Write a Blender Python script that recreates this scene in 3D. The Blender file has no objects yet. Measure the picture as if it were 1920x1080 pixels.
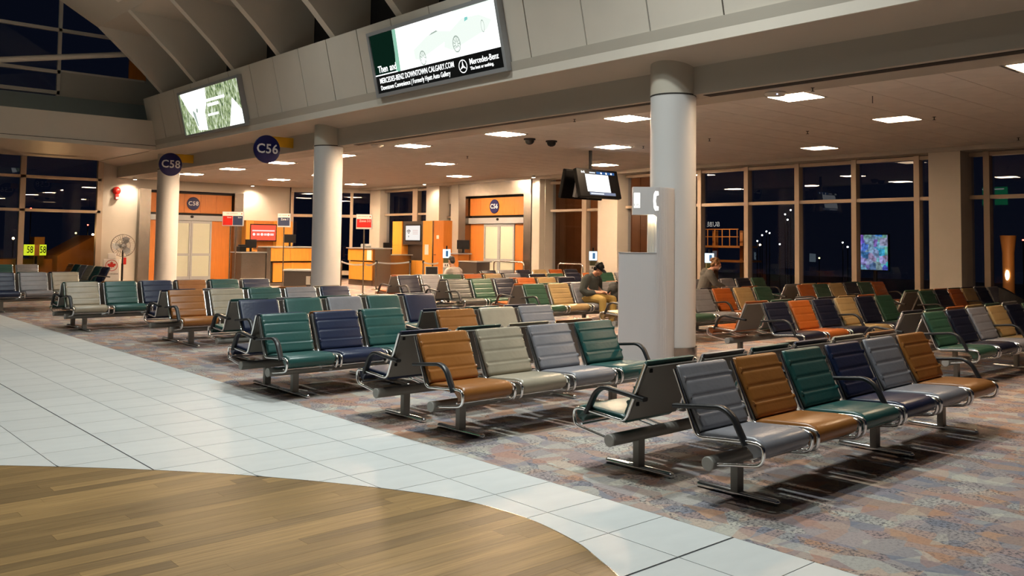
import bpy, bmesh, math, random
from math import sin, cos, pi, radians, sqrt, atan2, hypot
from mathutils import Vector, Matrix

# ------------------------------------------------------------------ scene, camera, world, exposure
S = bpy.context.scene
COL = S.collection
S.view_settings.view_transform = 'Standard'
S.view_settings.look = 'None'
S.view_settings.gamma = 1.0
S.view_settings.use_curve_mapping = False
S.view_settings.exposure = 0.0
try:
    S.cycles.use_denoising = True
    S.cycles.use_adaptive_sampling = True
    S.cycles.adaptive_threshold = 0.02
    S.cycles.max_bounces = 7
    S.cycles.diffuse_bounces = 3
    S.cycles.glossy_bounces = 4
    S.cycles.transmission_bounces = 4
    S.cycles.transparent_max_bounces = 10
    S.cycles.sample_clamp_indirect = 6.0
    S.cycles.caustics_reflective = False
    S.cycles.caustics_refractive = False
except Exception:
    pass

YAW, PITCH, ROLL = 0.722428, 0.0515808, 0.0126764
fwd = Vector((sin(YAW) * cos(PITCH), cos(YAW) * cos(PITCH), sin(PITCH)))
rgt = Vector((cos(YAW), -sin(YAW), 0))
upv = rgt.cross(fwd)
r_ = cos(ROLL) * rgt + sin(ROLL) * upv
u_ = -sin(ROLL) * rgt + cos(ROLL) * upv
cam_d = bpy.data.cameras.new('camera')
cam = bpy.data.objects.new('camera', cam_d)
COL.objects.link(cam)
mw = Matrix((( r_.x, u_.x, -fwd.x, 0), (r_.y, u_.y, -fwd.y, 0), (r_.z, u_.z, -fwd.z, 1.7), (0, 0, 0, 1)))
cam.matrix_world = mw
cam_d.sensor_width = 36.0
cam_d.lens = 36.0 * 1656.75 / 1920
cam_d.shift_y = -(540 - 370.03) / 1920
cam_d.clip_end = 500
S.camera = cam

W = bpy.data.worlds.new('night_sky'); S.world = W
W.use_nodes = True
bgn = W.node_tree.nodes['Background']
bgn.inputs[0].default_value = (0.13, 0.18, 0.40, 1)
bgn.inputs[1].default_value = 0.020

def area_light(name, loc, size, power, color, spread=2.4, aim=(0, 0, -1)):
    d = bpy.data.lights.new(name, 'AREA'); d.shape = 'DISK'; d.size = size
    d.energy = power; d.color = color; d.spread = spread
    o = bpy.data.objects.new(name, d); COL.objects.link(o); o.location = loc
    o.rotation_euler = Vector(aim).to_track_quat('-Z', 'Y').to_euler()
    return o
COOL = (0.93, 1.0, 0.97)
WARM = (1.0, 0.66, 0.36)
# high downlights hung in the concourse vault
for i, (x, y, p) in enumerate([(5.0, 5.4, 460), (4.4, 5.0, 640), (6.9, 6.8, 660), (3.2, 11.5, 95), (6.9, 12.0, 330), (2.5, 16.5, 105),
                               (6.9, 17.5, 240), (3.5, 22.5, 120), (1.2, 3.2, 300)]):
    area_light('vault_downlight_lamp', (x, y, 8.35 if x > 6 else 9.2 if x > 5 else 9.7), 0.55, p * 0.33, COOL, 2.3)

# unseen fill lamps, added so the vault bounces light onto the fascia
for y, p in ((10, 36), (17, 45), (24, 75)):
    area_light('vault_bounce_fill', (0.6, y, 6.0), 0.8, p, (1.0, 0.9, 0.74), 2.6, (0.55, 0, 1))

# ------------------------------------------------------------------ materials
def new_mat(name):
    m = bpy.data.materials.new(name); m.use_nodes = True
    nt = m.node_tree
    return m, nt, nt.nodes['Principled BSDF']
def srgb(r, g, b):
    f = lambda c: (c / 255 / 12.92) if c / 255 <= 0.04045 else ((c / 255 + 0.055) / 1.055) ** 2.4
    return (f(r), f(g), f(b))
def mat(name, col, rough=0.5, metal=0.0, noise=0.0, nscale=8.0, bump=0.0, bscale=60.0, coat=0.0, spec=0.5, stretch=None, rnd=0.0):
    m, nt, b = new_mat(name)
    b.inputs['Base Color'].default_value = (*col, 1)
    b.inputs['Roughness'].default_value = rough
    b.inputs['Metallic'].default_value = metal
    b.inputs['Specular IOR Level'].default_value = spec
    if coat: b.inputs['Coat Weight'].default_value = coat; b.inputs['Coat Roughness'].default_value = 0.15
    N = nt.nodes; L = nt.links
    if noise or bump or rnd:
        tc = N.new('ShaderNodeTexCoord'); mp = N.new('ShaderNodeMapping'); L.new(tc.outputs['Object'], mp.inputs[0])
        if stretch: mp.inputs['Scale'].default_value = stretch
    if noise or rnd:
        hsv = N.new('ShaderNodeHueSaturation'); hsv.inputs['Color'].default_value = (*col, 1)
        L.new(hsv.outputs[0], b.inputs['Base Color'])
        ma = N.new('ShaderNodeMath'); ma.operation = 'ADD'; ma.inputs[0].default_value = 1.0; ma.inputs[1].default_value = 0.0
        if noise:
            nz = N.new('ShaderNodeTexNoise'); nz.inputs['Scale'].default_value = nscale; nz.inputs['Detail'].default_value = 4
            L.new(mp.outputs[0], nz.inputs['Vector'])
            mr = N.new('ShaderNodeMapRange'); mr.inputs[1].default_value = 0.3; mr.inputs[2].default_value = 0.7
            mr.inputs[3].default_value = 1 - noise; mr.inputs[4].default_value = 1 + noise
            L.new(nz.outputs[0], mr.inputs[0]); L.new(mr.outputs[0], ma.inputs[0])
        if rnd:
            oi = N.new('ShaderNodeObjectInfo'); m2 = N.new('ShaderNodeMapRange'); m2.inputs[3].default_value = -rnd; m2.inputs[4].default_value = rnd
            L.new(oi.outputs['Random'], m2.inputs[0]); L.new(m2.outputs[0], ma.inputs[1])
        L.new(ma.outputs[0], hsv.inputs['Value'])
    if bump:
        n2 = N.new('ShaderNodeTexNoise'); n2.inputs['Scale'].default_value = bscale; n2.inputs['Detail'].default_value = 3
        L.new(mp.outputs[0], n2.inputs['Vector'])
        bp = N.new('ShaderNodeBump'); bp.inputs['Strength'].default_value = bump; bp.inputs['Distance'].default_value = 0.01
        L.new(n2.outputs[0], bp.inputs['Height']); L.new(bp.outputs[0], b.inputs['Normal'])
    return m
def emit(name, col, strength):
    m = bpy.data.materials.new(name); m.use_nodes = True; nt = m.node_tree
    nt.nodes.clear(); o = nt.nodes.new('ShaderNodeOutputMaterial'); e = nt.nodes.new('ShaderNodeEmission')
    e.inputs[0].default_value = (*col, 1); e.inputs[1].default_value = strength
    nt.links.new(e.outputs[0], o.inputs[0])
    return m
def glass_mat(name, tint=(1, 1, 1), refl=1.0, ior=1.5):
    m = bpy.data.materials.new(name); m.use_nodes = True; nt = m.node_tree; N = nt.nodes; L = nt.links
    N.clear(); o = N.new('ShaderNodeOutputMaterial'); t = N.new('ShaderNodeBsdfTransparent'); g = N.new('ShaderNodeBsdfGlossy')
    t.inputs[0].default_value = (*tint, 1); g.inputs['Roughness'].default_value = 0.0; g.inputs[0].default_value = (refl, refl, refl, 1)
    fr = N.new('ShaderNodeFresnel'); fr.inputs[0].default_value = ior
    ge = N.new('ShaderNodeNewGeometry'); iv = N.new('ShaderNodeMath'); iv.operation = 'SUBTRACT'; iv.inputs[0].default_value = 1.0; L.new(ge.outputs['Backfacing'], iv.inputs[1])
    fm_ = N.new('ShaderNodeMath'); fm_.operation = 'MULTIPLY'; L.new(fr.outputs[0], fm_.inputs[0]); L.new(iv.outputs[0], fm_.inputs[1])
    mx = N.new('ShaderNodeMixShader'); L.new(fm_.outputs[0], mx.inputs[0]); L.new(t.outputs[0], mx.inputs[1]); L.new(g.outputs[0], mx.inputs[2])
    L.new(mx.outputs[0], o.inputs[0])
    return m

M = {}
M['paint'] = mat('warm_white_paint', (0.50, 0.455, 0.385), 0.6, noise=0.02, nscale=1.5)
M['panel'] = mat('fascia_panel_paint', (0.70, 0.635, 0.55), 0.45, noise=0.02, nscale=2.0)
M['wall'] = mat('plaster_wall', (0.60, 0.545, 0.47), 0.65, noise=0.03, nscale=2.0)
M['ceil'] = mat('acoustic_ceiling_tile', (0.92, 0.84, 0.75), 0.85, noise=0.04, nscale=3.0, bump=0.15, bscale=120, rnd=0.03)
M['column'] = mat('column_grey_paint', (0.62, 0.61, 0.60), 0.5)
M['columntop'] = mat('column_top_paint', (0.52, 0.48, 0.40), 0.55)
M['black'] = mat('black_plastic', (0.010, 0.010, 0.011), 0.5, noise=0.1, spec=0.12)
M['monitor'] = mat('matt_black_monitor', (0.0022, 0.0022, 0.0025), 0.5, spec=0.06)
M['darkgap'] = mat('dark_gap', (0.03, 0.026, 0.022), 0.8)
M['chrome'] = mat('chrome_tube', (0.88, 0.87, 0.86), 0.20, 1.0)
M['steel'] = mat('brushed_steel', (0.36, 0.33, 0.295), 0.26, 1.0, noise=0.06, nscale=6, stretch=(1, 1, 14))
M['beam'] = mat('grey_powdercoat_beam', (0.26, 0.245, 0.22), 0.36, 0.1)
M['cap'] = mat('beam_cap_grey', (0.36, 0.345, 0.315), 0.5)
M['shell'] = mat('seat_back_shell', (0.21, 0.195, 0.175), 0.42, 0.1)
M['arm'] = mat('black_armrest', (0.018, 0.018, 0.02), 0.38, bump=0.05, bscale=200)
M['mullion'] = mat('window_mullion', (0.46, 0.36, 0.27), 0.45, 0.2)
M['glass'] = glass_mat('window_glass', (0.86, 0.88, 0.92), 0.85)
M['grout'] = mat('tile_grout', (0.075, 0.075, 0.08), 0.8)
M['tile'] = mat('porcelain_tile', (0.61, 0.625, 0.615), 0.42, noise=0.035, nscale=3.0, stretch=(1, 3, 1), rnd=0.03, spec=0.3)
M['orange'] = mat('orange_wood_veneer', (0.74, 0.30, 0.040), 0.42, noise=0.08, nscale=5, stretch=(6, 6, 0.4))
M['rust'] = mat('deep_orange_veneer', (0.58, 0.185, 0.025), 0.42, noise=0.08, nscale=5, stretch=(6, 6, 0.4))
M['frost'] = mat('frosted_door_glass', (0.58, 0.60, 0.48), 0.35)
M['navy_sign'] = mat('navy_sign_disc', (0.006, 0.008, 0.075), 0.35, spec=0.25)
M['white'] = mat('white_lettering', (0.80, 0.80, 0.80), 0.5)
M['yellow'] = mat('yellow_sign_arm', (0.75, 0.42, 0.02), 0.5)
M['red'] = mat('red_plastic', (0.50, 0.02, 0.015), 0.3)
M['paper'] = mat('white_paper', (0.75, 0.73, 0.70), 0.7)
M['darkblue'] = mat('navy_print', (0.012, 0.025, 0.075), 0.5)
M['skin'] = mat('skin', (0.52, 0.27, 0.18), 0.5)
M['ribbed'] = mat('ribbed_grey_metal', (0.74, 0.72, 0.72), 0.40, 0.1)
M['darkbin'] = mat('dark_bin_panel', (0.035, 0.03, 0.027), 0.4)
LEATHER = {}
for n, c in dict(teal=(0.016, 0.080, 0.072), navy=(0.008, 0.017, 0.054), brown=(0.30, 0.112, 0.022), beige=(0.36, 0.315, 0.235), grey=(0.215, 0.212, 0.232),
                 orange=(0.42, 0.105, 0.016), tan=(0.42, 0.285, 0.125), green=(0.030, 0.085, 0.052), warm_navy=(0.008, 0.010, 0.024), slate=(0.080, 0.082, 0.076)).items():  # orange, tan, green, darkest navy: brown, beige, teal, navy with warm light coloured in
    LEATHER[n] = mat(n + '_leather', c, 0.34, noise=0.06, nscale=9, bump=0.12, bscale=30, spec=0.6, rnd=0.05)

def carpet_mat():
    m, nt, b = new_mat('patterned_carpet'); N = nt.nodes; L = nt.links
    tc = N.new('ShaderNodeTexCoord')
    def mapping(scale, rot=0):
        mp = N.new('ShaderNodeMapping'); mp.inputs['Scale'].default_value = scale; mp.inputs['Rotation'].default_value = (0, 0, rot)
        L.new(tc.outputs['Object'], mp.inputs[0]); return mp.outputs[0]
    nz = N.new('ShaderNodeTexNoise'); nz.inputs['Scale'].default_value = 5.0; nz.inputs['Detail'].default_value = 4
    L.new(tc.outputs['Object'], nz.inputs['Vector'])
    def patches(scale, rot, warp):
        mp = mapping(scale, rot)
        ad = N.new('ShaderNodeMix'); ad.data_type = 'VECTOR'; ad.inputs[0].default_value = warp
        L.new(mp, ad.inputs[4]); L.new(nz.outputs['Color'], ad.inputs[5])
        v = N.new('ShaderNodeTexVoronoi'); v.inputs['Scale'].default_value = 1.0
        L.new(ad.outputs[1], v.inputs['Vector'])
        s = N.new('ShaderNodeSeparateColor'); L.new(v.outputs['Color'], s.inputs[0])
        return s
    p1 = patches((4.2, 10.5, 1), 0.5, 0.22)
    p2 = patches((9.5, 4.4, 1), -0.6, 0.22)
    cr = N.new('ShaderNodeValToRGB'); cr.color_ramp.interpolation = 'CONSTANT'
    e = cr.color_ramp.elements
    cols = [(0.0, (0.30, 0.27, 0.27)), (0.2, (0.44, 0.25, 0.18)), (0.38, (0.45, 0.42, 0.36)), (0.55, (0.23, 0.225, 0.255)), (0.72, (0.47, 0.30, 0.22)), (0.86, (0.36, 0.29, 0.29))]
    e[0].position = 0; e[0].color = (*cols[0][1], 1); e[1].position = cols[1][0]; e[1].color = (*cols[1][1], 1)
    for p, c in cols[2:]:
        q = e.new(p); q.color = (*c, 1)
    L.new(p1.outputs[0], cr.inputs[0])
    cr2 = N.new('ShaderNodeValToRGB'); cr2.color_ramp.interpolation = 'CONSTANT'; e = cr2.color_ramp.elements
    cols = [(0.0, (0.38, 0.33, 0.31)), (0.3, (0.52, 0.50, 0.43)), (0.5, (0.38, 0.25, 0.22)), (0.68, (0.20, 0.215, 0.265)), (0.82, (0.44, 0.26, 0.16))]
    e[0].color = (*cols[0][1], 1); e[1].position = cols[1][0]; e[1].color = (*cols[1][1], 1)
    for p, c in cols[2:]:
        q = e.new(p); q.color = (*c, 1)
    L.new(p2.outputs[1], cr2.inputs[0])
    mx = N.new('ShaderNodeMix'); mx.data_type = 'RGBA'; mx.inputs[0].default_value = 0.5
    L.new(cr.outputs[0], mx.inputs[6]); L.new(cr2.outputs[0], mx.inputs[7])
    # dark vein speckle on some of the patches
    sp = N.new('ShaderNodeTexNoise'); sp.inputs['Scale'].default_value = 42; sp.inputs['Detail'].default_value = 4; sp.inputs['Roughness'].default_value = 0.7
    L.new(tc.outputs['Object'], sp.inputs['Vector'])
    th = N.new('ShaderNodeMapRange'); th.inputs[1].default_value = 0.48; th.inputs[2].default_value = 0.60
    L.new(sp.outputs[0], th.inputs[0])
    gt = N.new('ShaderNodeMapRange'); gt.inputs[1].default_value = 0.45; gt.inputs[2].default_value = 0.65; gt.inputs[3].default_value = 0.22; gt.inputs[4].default_value = 0.9
    L.new(p2.outputs[2], gt.inputs[0])
    mu = N.new('ShaderNodeMath'); mu.operation = 'MULTIPLY'; L.new(th.outputs[0], mu.inputs[0]); L.new(gt.outputs[0], mu.inputs[1])
    m2 = N.new('ShaderNodeMix'); m2.data_type = 'RGBA'; m2.inputs[7].default_value = (0.085, 0.08, 0.095, 1)
    L.new(mu.outputs[0], m2.inputs[0]); L.new(mx.outputs[2], m2.inputs[6])
    L.new(m2.outputs[2], b.inputs['Base Color'])
    b.inputs['Roughness'].default_value = 0.95; b.inputs['Specular IOR Level'].default_value = 0.1
    pile = N.new('ShaderNodeTexNoise'); pile.inputs['Scale'].default_value = 180
    L.new(tc.outputs['Object'], pile.inputs['Vector'])
    bp = N.new('ShaderNodeBump'); bp.inputs['Strength'].default_value = 0.4; bp.inputs['Distance'].default_value = 0.01
    L.new(pile.outputs[0], bp.inputs['Height']); L.new(bp.outputs[0], b.inputs['Normal'])
    return m
M['carpet'] = carpet_mat()

def wood_mat():
    m, nt, b = new_mat('bamboo_plank'); N = nt.nodes; L = nt.links
    tc = N.new('ShaderNodeTexCoord'); oi = N.new('ShaderNodeObjectInfo')
    mp = N.new('ShaderNodeMapping'); mp.inputs['Scale'].default_value = (0.9, 26, 1)
    ad = N.new('ShaderNodeVectorMath'); ad.operation = 'ADD'
    cb = N.new('ShaderNodeCombineXYZ'); mm = N.new('ShaderNodeMath'); mm.operation = 'MULTIPLY'; mm.inputs[1].default_value = 37
    L.new(oi.outputs['Random'], mm.inputs[0]); L.new(mm.outputs[0], cb.inputs[0]); L.new(tc.outputs['Object'], ad.inputs[0]); L.new(cb.outputs[0], ad.inputs[1])
    L.new(ad.outputs[0], mp.inputs[0])
    nz = N.new('ShaderNodeTexNoise'); nz.inputs['Scale'].default_value = 2.0; nz.inputs['Detail'].default_value = 5; L.new(mp.outputs[0], nz.inputs['Vector'])
    cr = N.new('ShaderNodeValToRGB'); e = cr.color_ramp.elements
    e[0].position = 0.25; e[0].color = (0.18, 0.105, 0.036, 1); e[1].position = 0.75; e[1].color = (0.35, 0.22, 0.085, 1)
    L.new(nz.outputs[0], cr.inputs[0])
    hs = N.new('ShaderNodeHueSaturation'); L.new(cr.outputs[0], hs.inputs['Color'])
    mr = N.new('ShaderNodeMapRange'); mr.inputs[3].default_value = 0.66; mr.inputs[4].default_value = 1.32; L.new(oi.outputs['Random'], mr.inputs[0]); L.new(mr.outputs[0], hs.inputs['Value'])
    L.new(hs.outputs[0], b.inputs['Base Color'])
    b.inputs['Roughness'].default_value = 0.38; b.inputs['Specular IOR Level'].default_value = 0.40
    return m
M['wood'] = wood_mat()

# ------------------------------------------------------------------ mesh helpers
class MB:
    def __init__(s): s.v = []; s.f = []
    def add(s, vs, fs):
        o = len(s.v); s.v += [tuple(p) for p in vs]; s.f += [tuple(i + o for i in f) for f in fs]; return s
    def box(s, x0, y0, z0, x1, y1, z1):
        vs = [(x0, y0, z0), (x1, y0, z0), (x1, y1, z0), (x0, y1, z0), (x0, y0, z1), (x1, y0, z1), (x1, y1, z1), (x0, y1, z1)]
        return s.add(vs, [(0, 3, 2, 1), (4, 5, 6, 7), (0, 1, 5, 4), (1, 2, 6, 5), (2, 3, 7, 6), (3, 0, 4, 7)])
    def prism(s, poly, axis, a, b):
        # poly: list of 2d points, extruded from a to b along axis ('x','y','z'); 2d order: x->(y,z), y->(x,z), z->(x,y)
        def mk(p, t): return {'x': (t, p[0], p[1]), 'y': (p[0], t, p[1]), 'z': (p[0], p[1], t)}[axis]
        n = len(poly); vs = [mk(p, a) for p in poly] + [mk(p, b) for p in poly]
        fs = [tuple(range(n))[::-1], tuple(range(n, 2 * n))] + [(i, (i + 1) % n, n + (i + 1) % n, n + i) for i in range(n)]
        return s.add(vs, fs)
    def tube(s, pts, r, n=8, caps=True):
        pts = [Vector(p) for p in pts]; rings = []; m = len(pts)
        rr = r if isinstance(r, (list, tuple)) else [r] * m
        prev = None
        for i, p in enumerate(pts):
            t = (pts[min(i + 1, m - 1)] - pts[max(i - 1, 0)]).normalized()
            if prev is None:
                a = Vector((0, 0, 1)) if abs(t.z) < 0.9 else Vector((1, 0, 0))
                u = t.cross(a).normalized()
            else:
                u = (prev - t * prev.dot(t)).normalized()
            prev = u; w = t.cross(u)
            rings.append([p + rr[i] * (cos(2 * pi * k / n) * u + sin(2 * pi * k / n) * w) for k in range(n)])
        vs = [q for R in rings for q in R]; fs = []
        for i in range(m - 1):
            for k in range(n):
                fs.append((i * n + k, i * n + (k + 1) % n, (i + 1) * n + (k + 1) % n, (i + 1) * n + k))
        if caps: fs += [tuple(range(n))[::-1], tuple(range((m - 1) * n, m * n))]
        return s.add(vs, fs)
    def lathe(s, prof, c=(0, 0, 0), axis='z', n=24):
        # prof: list of (radius, height)
        vs = []; m = len(prof)
        for (r, h) in prof:
            for k in range(n):
                a = 2 * pi * k / n
                p = (r * cos(a), r * sin(a), h)
                if axis == 'x': p = (h, r * cos(a), r * sin(a))
                if axis == 'y': p = (r * cos(a), h, r * sin(a))
                vs.append((p[0] + c[0], p[1] + c[1], p[2] + c[2]))
        fs = []
        for i in range(m - 1):
            for k in range(n): fs.append((i * n + k, i * n + (k + 1) % n, (i + 1) * n + (k + 1) % n, (i + 1) * n + k))
        fs += [tuple(range(n))[::-1], tuple(range((m - 1) * n, m * n))]
        return s.add(vs, fs)
    def ell(s, c, r, n=14, m=9):
        pr = [(max(1e-4, sin(pi * i / m)), -cos(pi * i / m)) for i in range(m + 1)]
        o = MB().lathe(pr, n=n)
        return s.add([(c[0] + p[0] * r[0], c[1] + p[1] * r[1], c[2] + p[2] * r[2]) for p in o.v], o.f)
    def xf(s, mtx):
        s.v = [tuple(mtx @ Vector(p)) for p in s.v]; return s
    def mesh(s, name, smooth=False, ang=40):
        me = bpy.data.meshes.new(name); me.from_pydata(s.v, [], s.f); me.update()
        bm = bmesh.new(); bm.from_mesh(me); bmesh.ops.recalc_face_normals(bm, faces=bm.faces)
        if smooth:
            for f in bm.faces: f.smooth = True
            lim = radians(ang)
            for e in bm.edges:
                if len(e.link_faces) == 2 and e.calc_face_angle(0) > lim: e.smooth = False
        bm.to_mesh(me); bm.free()
        return me

def link(name, me, m=None, parent=None, loc=None, rot=None):
    if m is not None and not me.materials: me.materials.append(m)
    o = bpy.data.objects.new(name, me); COL.objects.link(o)
    if parent: o.parent = parent
    if loc: o.location = loc
    if rot: o.rotation_euler = rot
    return o
def obj(name, mb, m, parent=None, smooth=False, ang=40, bevel=0, loc=None, rot=None):
    me = mb.mesh(name, smooth, ang)
    o = link(name, me, M[m] if isinstance(m, str) else m, parent, loc, rot)
    if bevel:
        b = o.modifiers.new('bevel', 'BEVEL'); b.width = bevel; b.segments = 2; b.limit_method = 'ANGLE'
    return o
def tag(o, label=None, cat=None, group=None, kind=None):
    if label: o['label'] = label
    if cat: o['category'] = cat
    if group: o['group'] = group
    if kind: o['kind'] = kind
    return o
def empty(name, loc=(0, 0, 0), rz=0.0):
    o = bpy.data.objects.new(name, None); COL.objects.link(o); o.location = loc; o.rotation_euler = (0, 0, rz)
    o.empty_display_size = 0.1
    return o
def fillet(pts, rad, k=5):
    out = [Vector(pts[0])]
    for i in range(1, len(pts) - 1):
        p0, p, p1 = Vector(pts[i - 1]), Vector(pts[i]), Vector(pts[i + 1])
        r = rad[i - 1] if isinstance(rad, (list, tuple)) else rad
        a = (p0 - p); b = (p1 - p); la, lb = a.length, b.length; a.normalize(); b.normalize()
        d = min(r, la * 0.49, lb * 0.49)
        A = p + a * d; B = p + b * d
        for j in range(k + 1):
            t = j / k; out.append((1 - t) ** 2 * A + 2 * t * (1 - t) * p + t * t * B)
    out.append(Vector(pts[-1])); return out
def text_mesh(s, size, bold=0.0, align='CENTER', extrude=0.0, spacing=1.0):
    c = bpy.data.curves.new('lettering', 'FONT'); c.body = s; c.size = size; c.align_x = align; c.align_y = 'CENTER'
    c.offset = bold; c.extrude = extrude; c.space_character = spacing; c.resolution_u = 3
    o = bpy.data.objects.new('lettering_tmp', c); COL.objects.link(o)
    bpy.context.view_layer.update()
    me = bpy.data.meshes.new_from_object(o.evaluated_get(bpy.context.evaluated_depsgraph_get()))
    bpy.data.objects.remove(o); bpy.data.curves.remove(c)
    me.materials.clear()
    return me
def text(name, s, size, m, parent, loc, rot, bold=0.0, align='CENTER', extrude=0.001, spacing=1.0, sx=1.0):
    me = text_mesh(s, size, bold, align, extrude, spacing); me.name = name
    o = link(name, me, M[m] if isinstance(m, str) else m, parent, loc, rot)
    o.scale = (sx, 1, 1)
    return o
def lerp(a, b, t): return a + (b - a) * t
RX = (pi / 2, 0, 0)                 # text standing up, facing -Y
RXX = (pi / 2, 0, -pi / 2)          # text standing up, facing -X
# ================================================================== THE SETTING
WX = 21.2          # window wall
YF = 35.3          # far wall
ZC = 4.0           # lounge ceiling
XE = 4.463         # carpet / tile edge

def struct(name, mb, m, parent=None, label=None, **k):
    o = obj(name, mb, m, parent, **k)
    if parent is None: o['kind'] = 'structure'
    if label: o['label'] = label
    return o

# ---- carpet
struct('floor_carpet', MB().box(XE, -4, -0.05, WX + 0.05, YF, 0.0), 'carpet', label='patterned mauve, orange and cream carpet of the gate lounge')

# ---- wood / tile boundary x = b(y)
BP = [(-3.0, 0.0), (0.6, 1.2), (1.4, 2.15), (2.0, 2.72), (2.6, 3.2), (3.1, 3.49), (3.31, 3.58), (3.59, 3.69), (4.11, 3.765), (4.64, 3.69), (5.23, 3.43), (6.06, 2.90), (6.68, 2.39), (7.15, 1.94), (7.5, 1.57), (9.5, -0.65), (12, -3.5), (16, -8)]
def bnd(y):
    for i in range(len(BP) - 1):
        if BP[i][0] <= y <= BP[i + 1][0]:
            y0, x0 = BP[i]; y1, x1 = BP[i + 1]
            ya, xa = BP[max(i - 1, 0)]; yb, xb = BP[min(i + 2, len(BP) - 1)]
            m0 = (x1 - xa) / (y1 - ya); m1 = (xb - x0) / (yb - y0); h = y1 - y0; t = (y - y0) / h
            return (2 * t**3 - 3 * t * t + 1) * x0 + (t**3 - 2 * t * t + t) * h * m0 + (-2 * t**3 + 3 * t * t) * x1 + (t**3 - t * t) * h * m1
    return -99
def cell(x0, x1, y0, y1, side, zt, th):
    """a floor piece cut along the curved boundary; side +1 keeps x > b(y), -1 keeps x < b(y)"""
    n = 7; ys = [lerp(y0, y1, i / (n - 1)) for i in range(n)]
    bs = [min(max(bnd(y) + side * 0.004, x0), x1) for y in ys]
    if side > 0:
        if all(b >= x1 - 1e-4 for b in bs): return None
        if all(b <= x0 + 1e-4 for b in bs): poly = [(x0, y0), (x1, y0), (x1, y1), (x0, y1)]
        else: poly = [(x1, y0), (x1, y1)] + [(b, y) for b, y in zip(bs[::-1], ys[::-1])]
    else:
        if all(b <= x0 + 1e-4 for b in bs): return None
        if all(b >= x1 - 1e-4 for b in bs): poly = [(x0, y0), (x1, y0), (x1, y1), (x0, y1)]
        else: poly = [(x0, y1), (x0, y0)] + [(b, y) for b, y in zip(bs, ys)]
    return MB().prism(poly, 'z', zt - th, zt)
P = 0.515; Y0T = 2.555
tfloor = struct('floor_tile', MB().box(-8, -4, -0.06, XE, YF, -0.004), 'grout', label='pale grey porcelain tile walkway beside the carpet')
rest = MB(); cnt = 0
full = None
for j in range(-12, 64):
    y0 = Y0T + j * P; y1 = y0 + P
    if y0 > YF - 0.2: break
    for i in range(0, 24):
        x1 = XE - i * P; x0 = x1 - P
        g = 0.0030
        gx0 = 0.006 if i == 3 else g; gx1 = 0.006 if i == 4 else g
        gy0 = 0.008 if j == 1 else g; gy1 = 0.008 if j == 0 else g
        near = (x1 > 0.2 * y1 - 0.6) and 2.0 < y0 < 19
        c = cell(x0 + gx0, x1 - gx1, y0 + gy0, y1 - gy1, 1, 0.0, 0.012)
        if c is None: continue
        if near and cnt < 298:
            cnt += 1
            if len(c.v) == 8 and gx0 == g and gx1 == g and gy0 == g and gy1 == g:
                if full is None:
                    full = MB().box(-P / 2 + g, -P / 2 + g, -0.012, P / 2 - g, P / 2 - g, 0).mesh('tile')
                    full.materials.append(M['tile'])
                link('tile', full, None, tfloor, loc=((x0 + x1) / 2, (y0 + y1) / 2, 0))
            else:
                cx, cy = (x0 + x1) / 2, (y0 + y1) / 2
                c.v = [(p[0] - cx, p[1] - cy, p[2]) for p in c.v]
                link('tile', c.mesh('tile'), M['tile'], tfloor, loc=(cx, cy, 0))
        else:
            rest.add(c.v, c.f)
tag(obj('tile_field', rest, 'tile', tfloor), kind='stuff')
# ---- wood planks
wfloor = struct('floor_wood', MB().box(-8, -4, -0.07, 3.7, 12.2, -0.012), 'darkgap', label='curved area of honey coloured bamboo plank flooring')
wfloor.location.z = -0.004
rnd = random.Random(4); rest = MB(); cnt = 0
pw = 0.118; y = -3.5
while y < 12:
    x = -8 + rnd.uniform(-1.5, 0)
    while x < 3.8:
        ln = rnd.uniform(1.1, 2.3); xa = x; xb = x + ln; x = xb
        c = cell(xa + 0.0006, xb - 0.0006, y + 0.0006, y + pw - 0.0006, -1, 0.0, 0.01)
        if c is None: continue
        if xb > 0.2 * y - 0.4 and 2.0 < y < 8.2 and cnt < 298:
            cnt += 1; cx, cy = (xa + xb) / 2, y + pw / 2
            c.v = [(p[0] - cx, p[1] - cy, p[2]) for p in c.v]
            link('plank', c.mesh('plank'), M['wood'], wfloor, loc=(cx, cy, 0.004))
        else: rest.add(c.v, c.f)
    y += pw
tag(obj('plank_field', rest, 'wood', wfloor, loc=(0, 0, 0.004)), kind='stuff')
# thin metal edge strip along the curve
ed = MB(); ys = [1.5 + 0.06 * i for i in range(160)]
for a, b in zip(ys[:-1], ys[1:]):
    xa, xb = bnd(a), bnd(b)
    ed.add([(xa - 0.004, a, -0.01), (xa + 0.004, a, -0.01), (xb + 0.004, b, -0.01), (xb - 0.004, b, -0.01), (xa - 0.004, a, 0.001), (xa + 0.004, a, 0.001), (xb + 0.004, b, 0.001), (xb - 0.004, b, 0.001)],
           [(4, 5, 6, 7), (0, 1, 5, 4), (2, 3, 7, 6), (1, 2, 6, 5), (3, 0, 4, 7)])
struct('trim_1', ed, 'steel', label='thin metal edging between planks and tiles')

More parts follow.
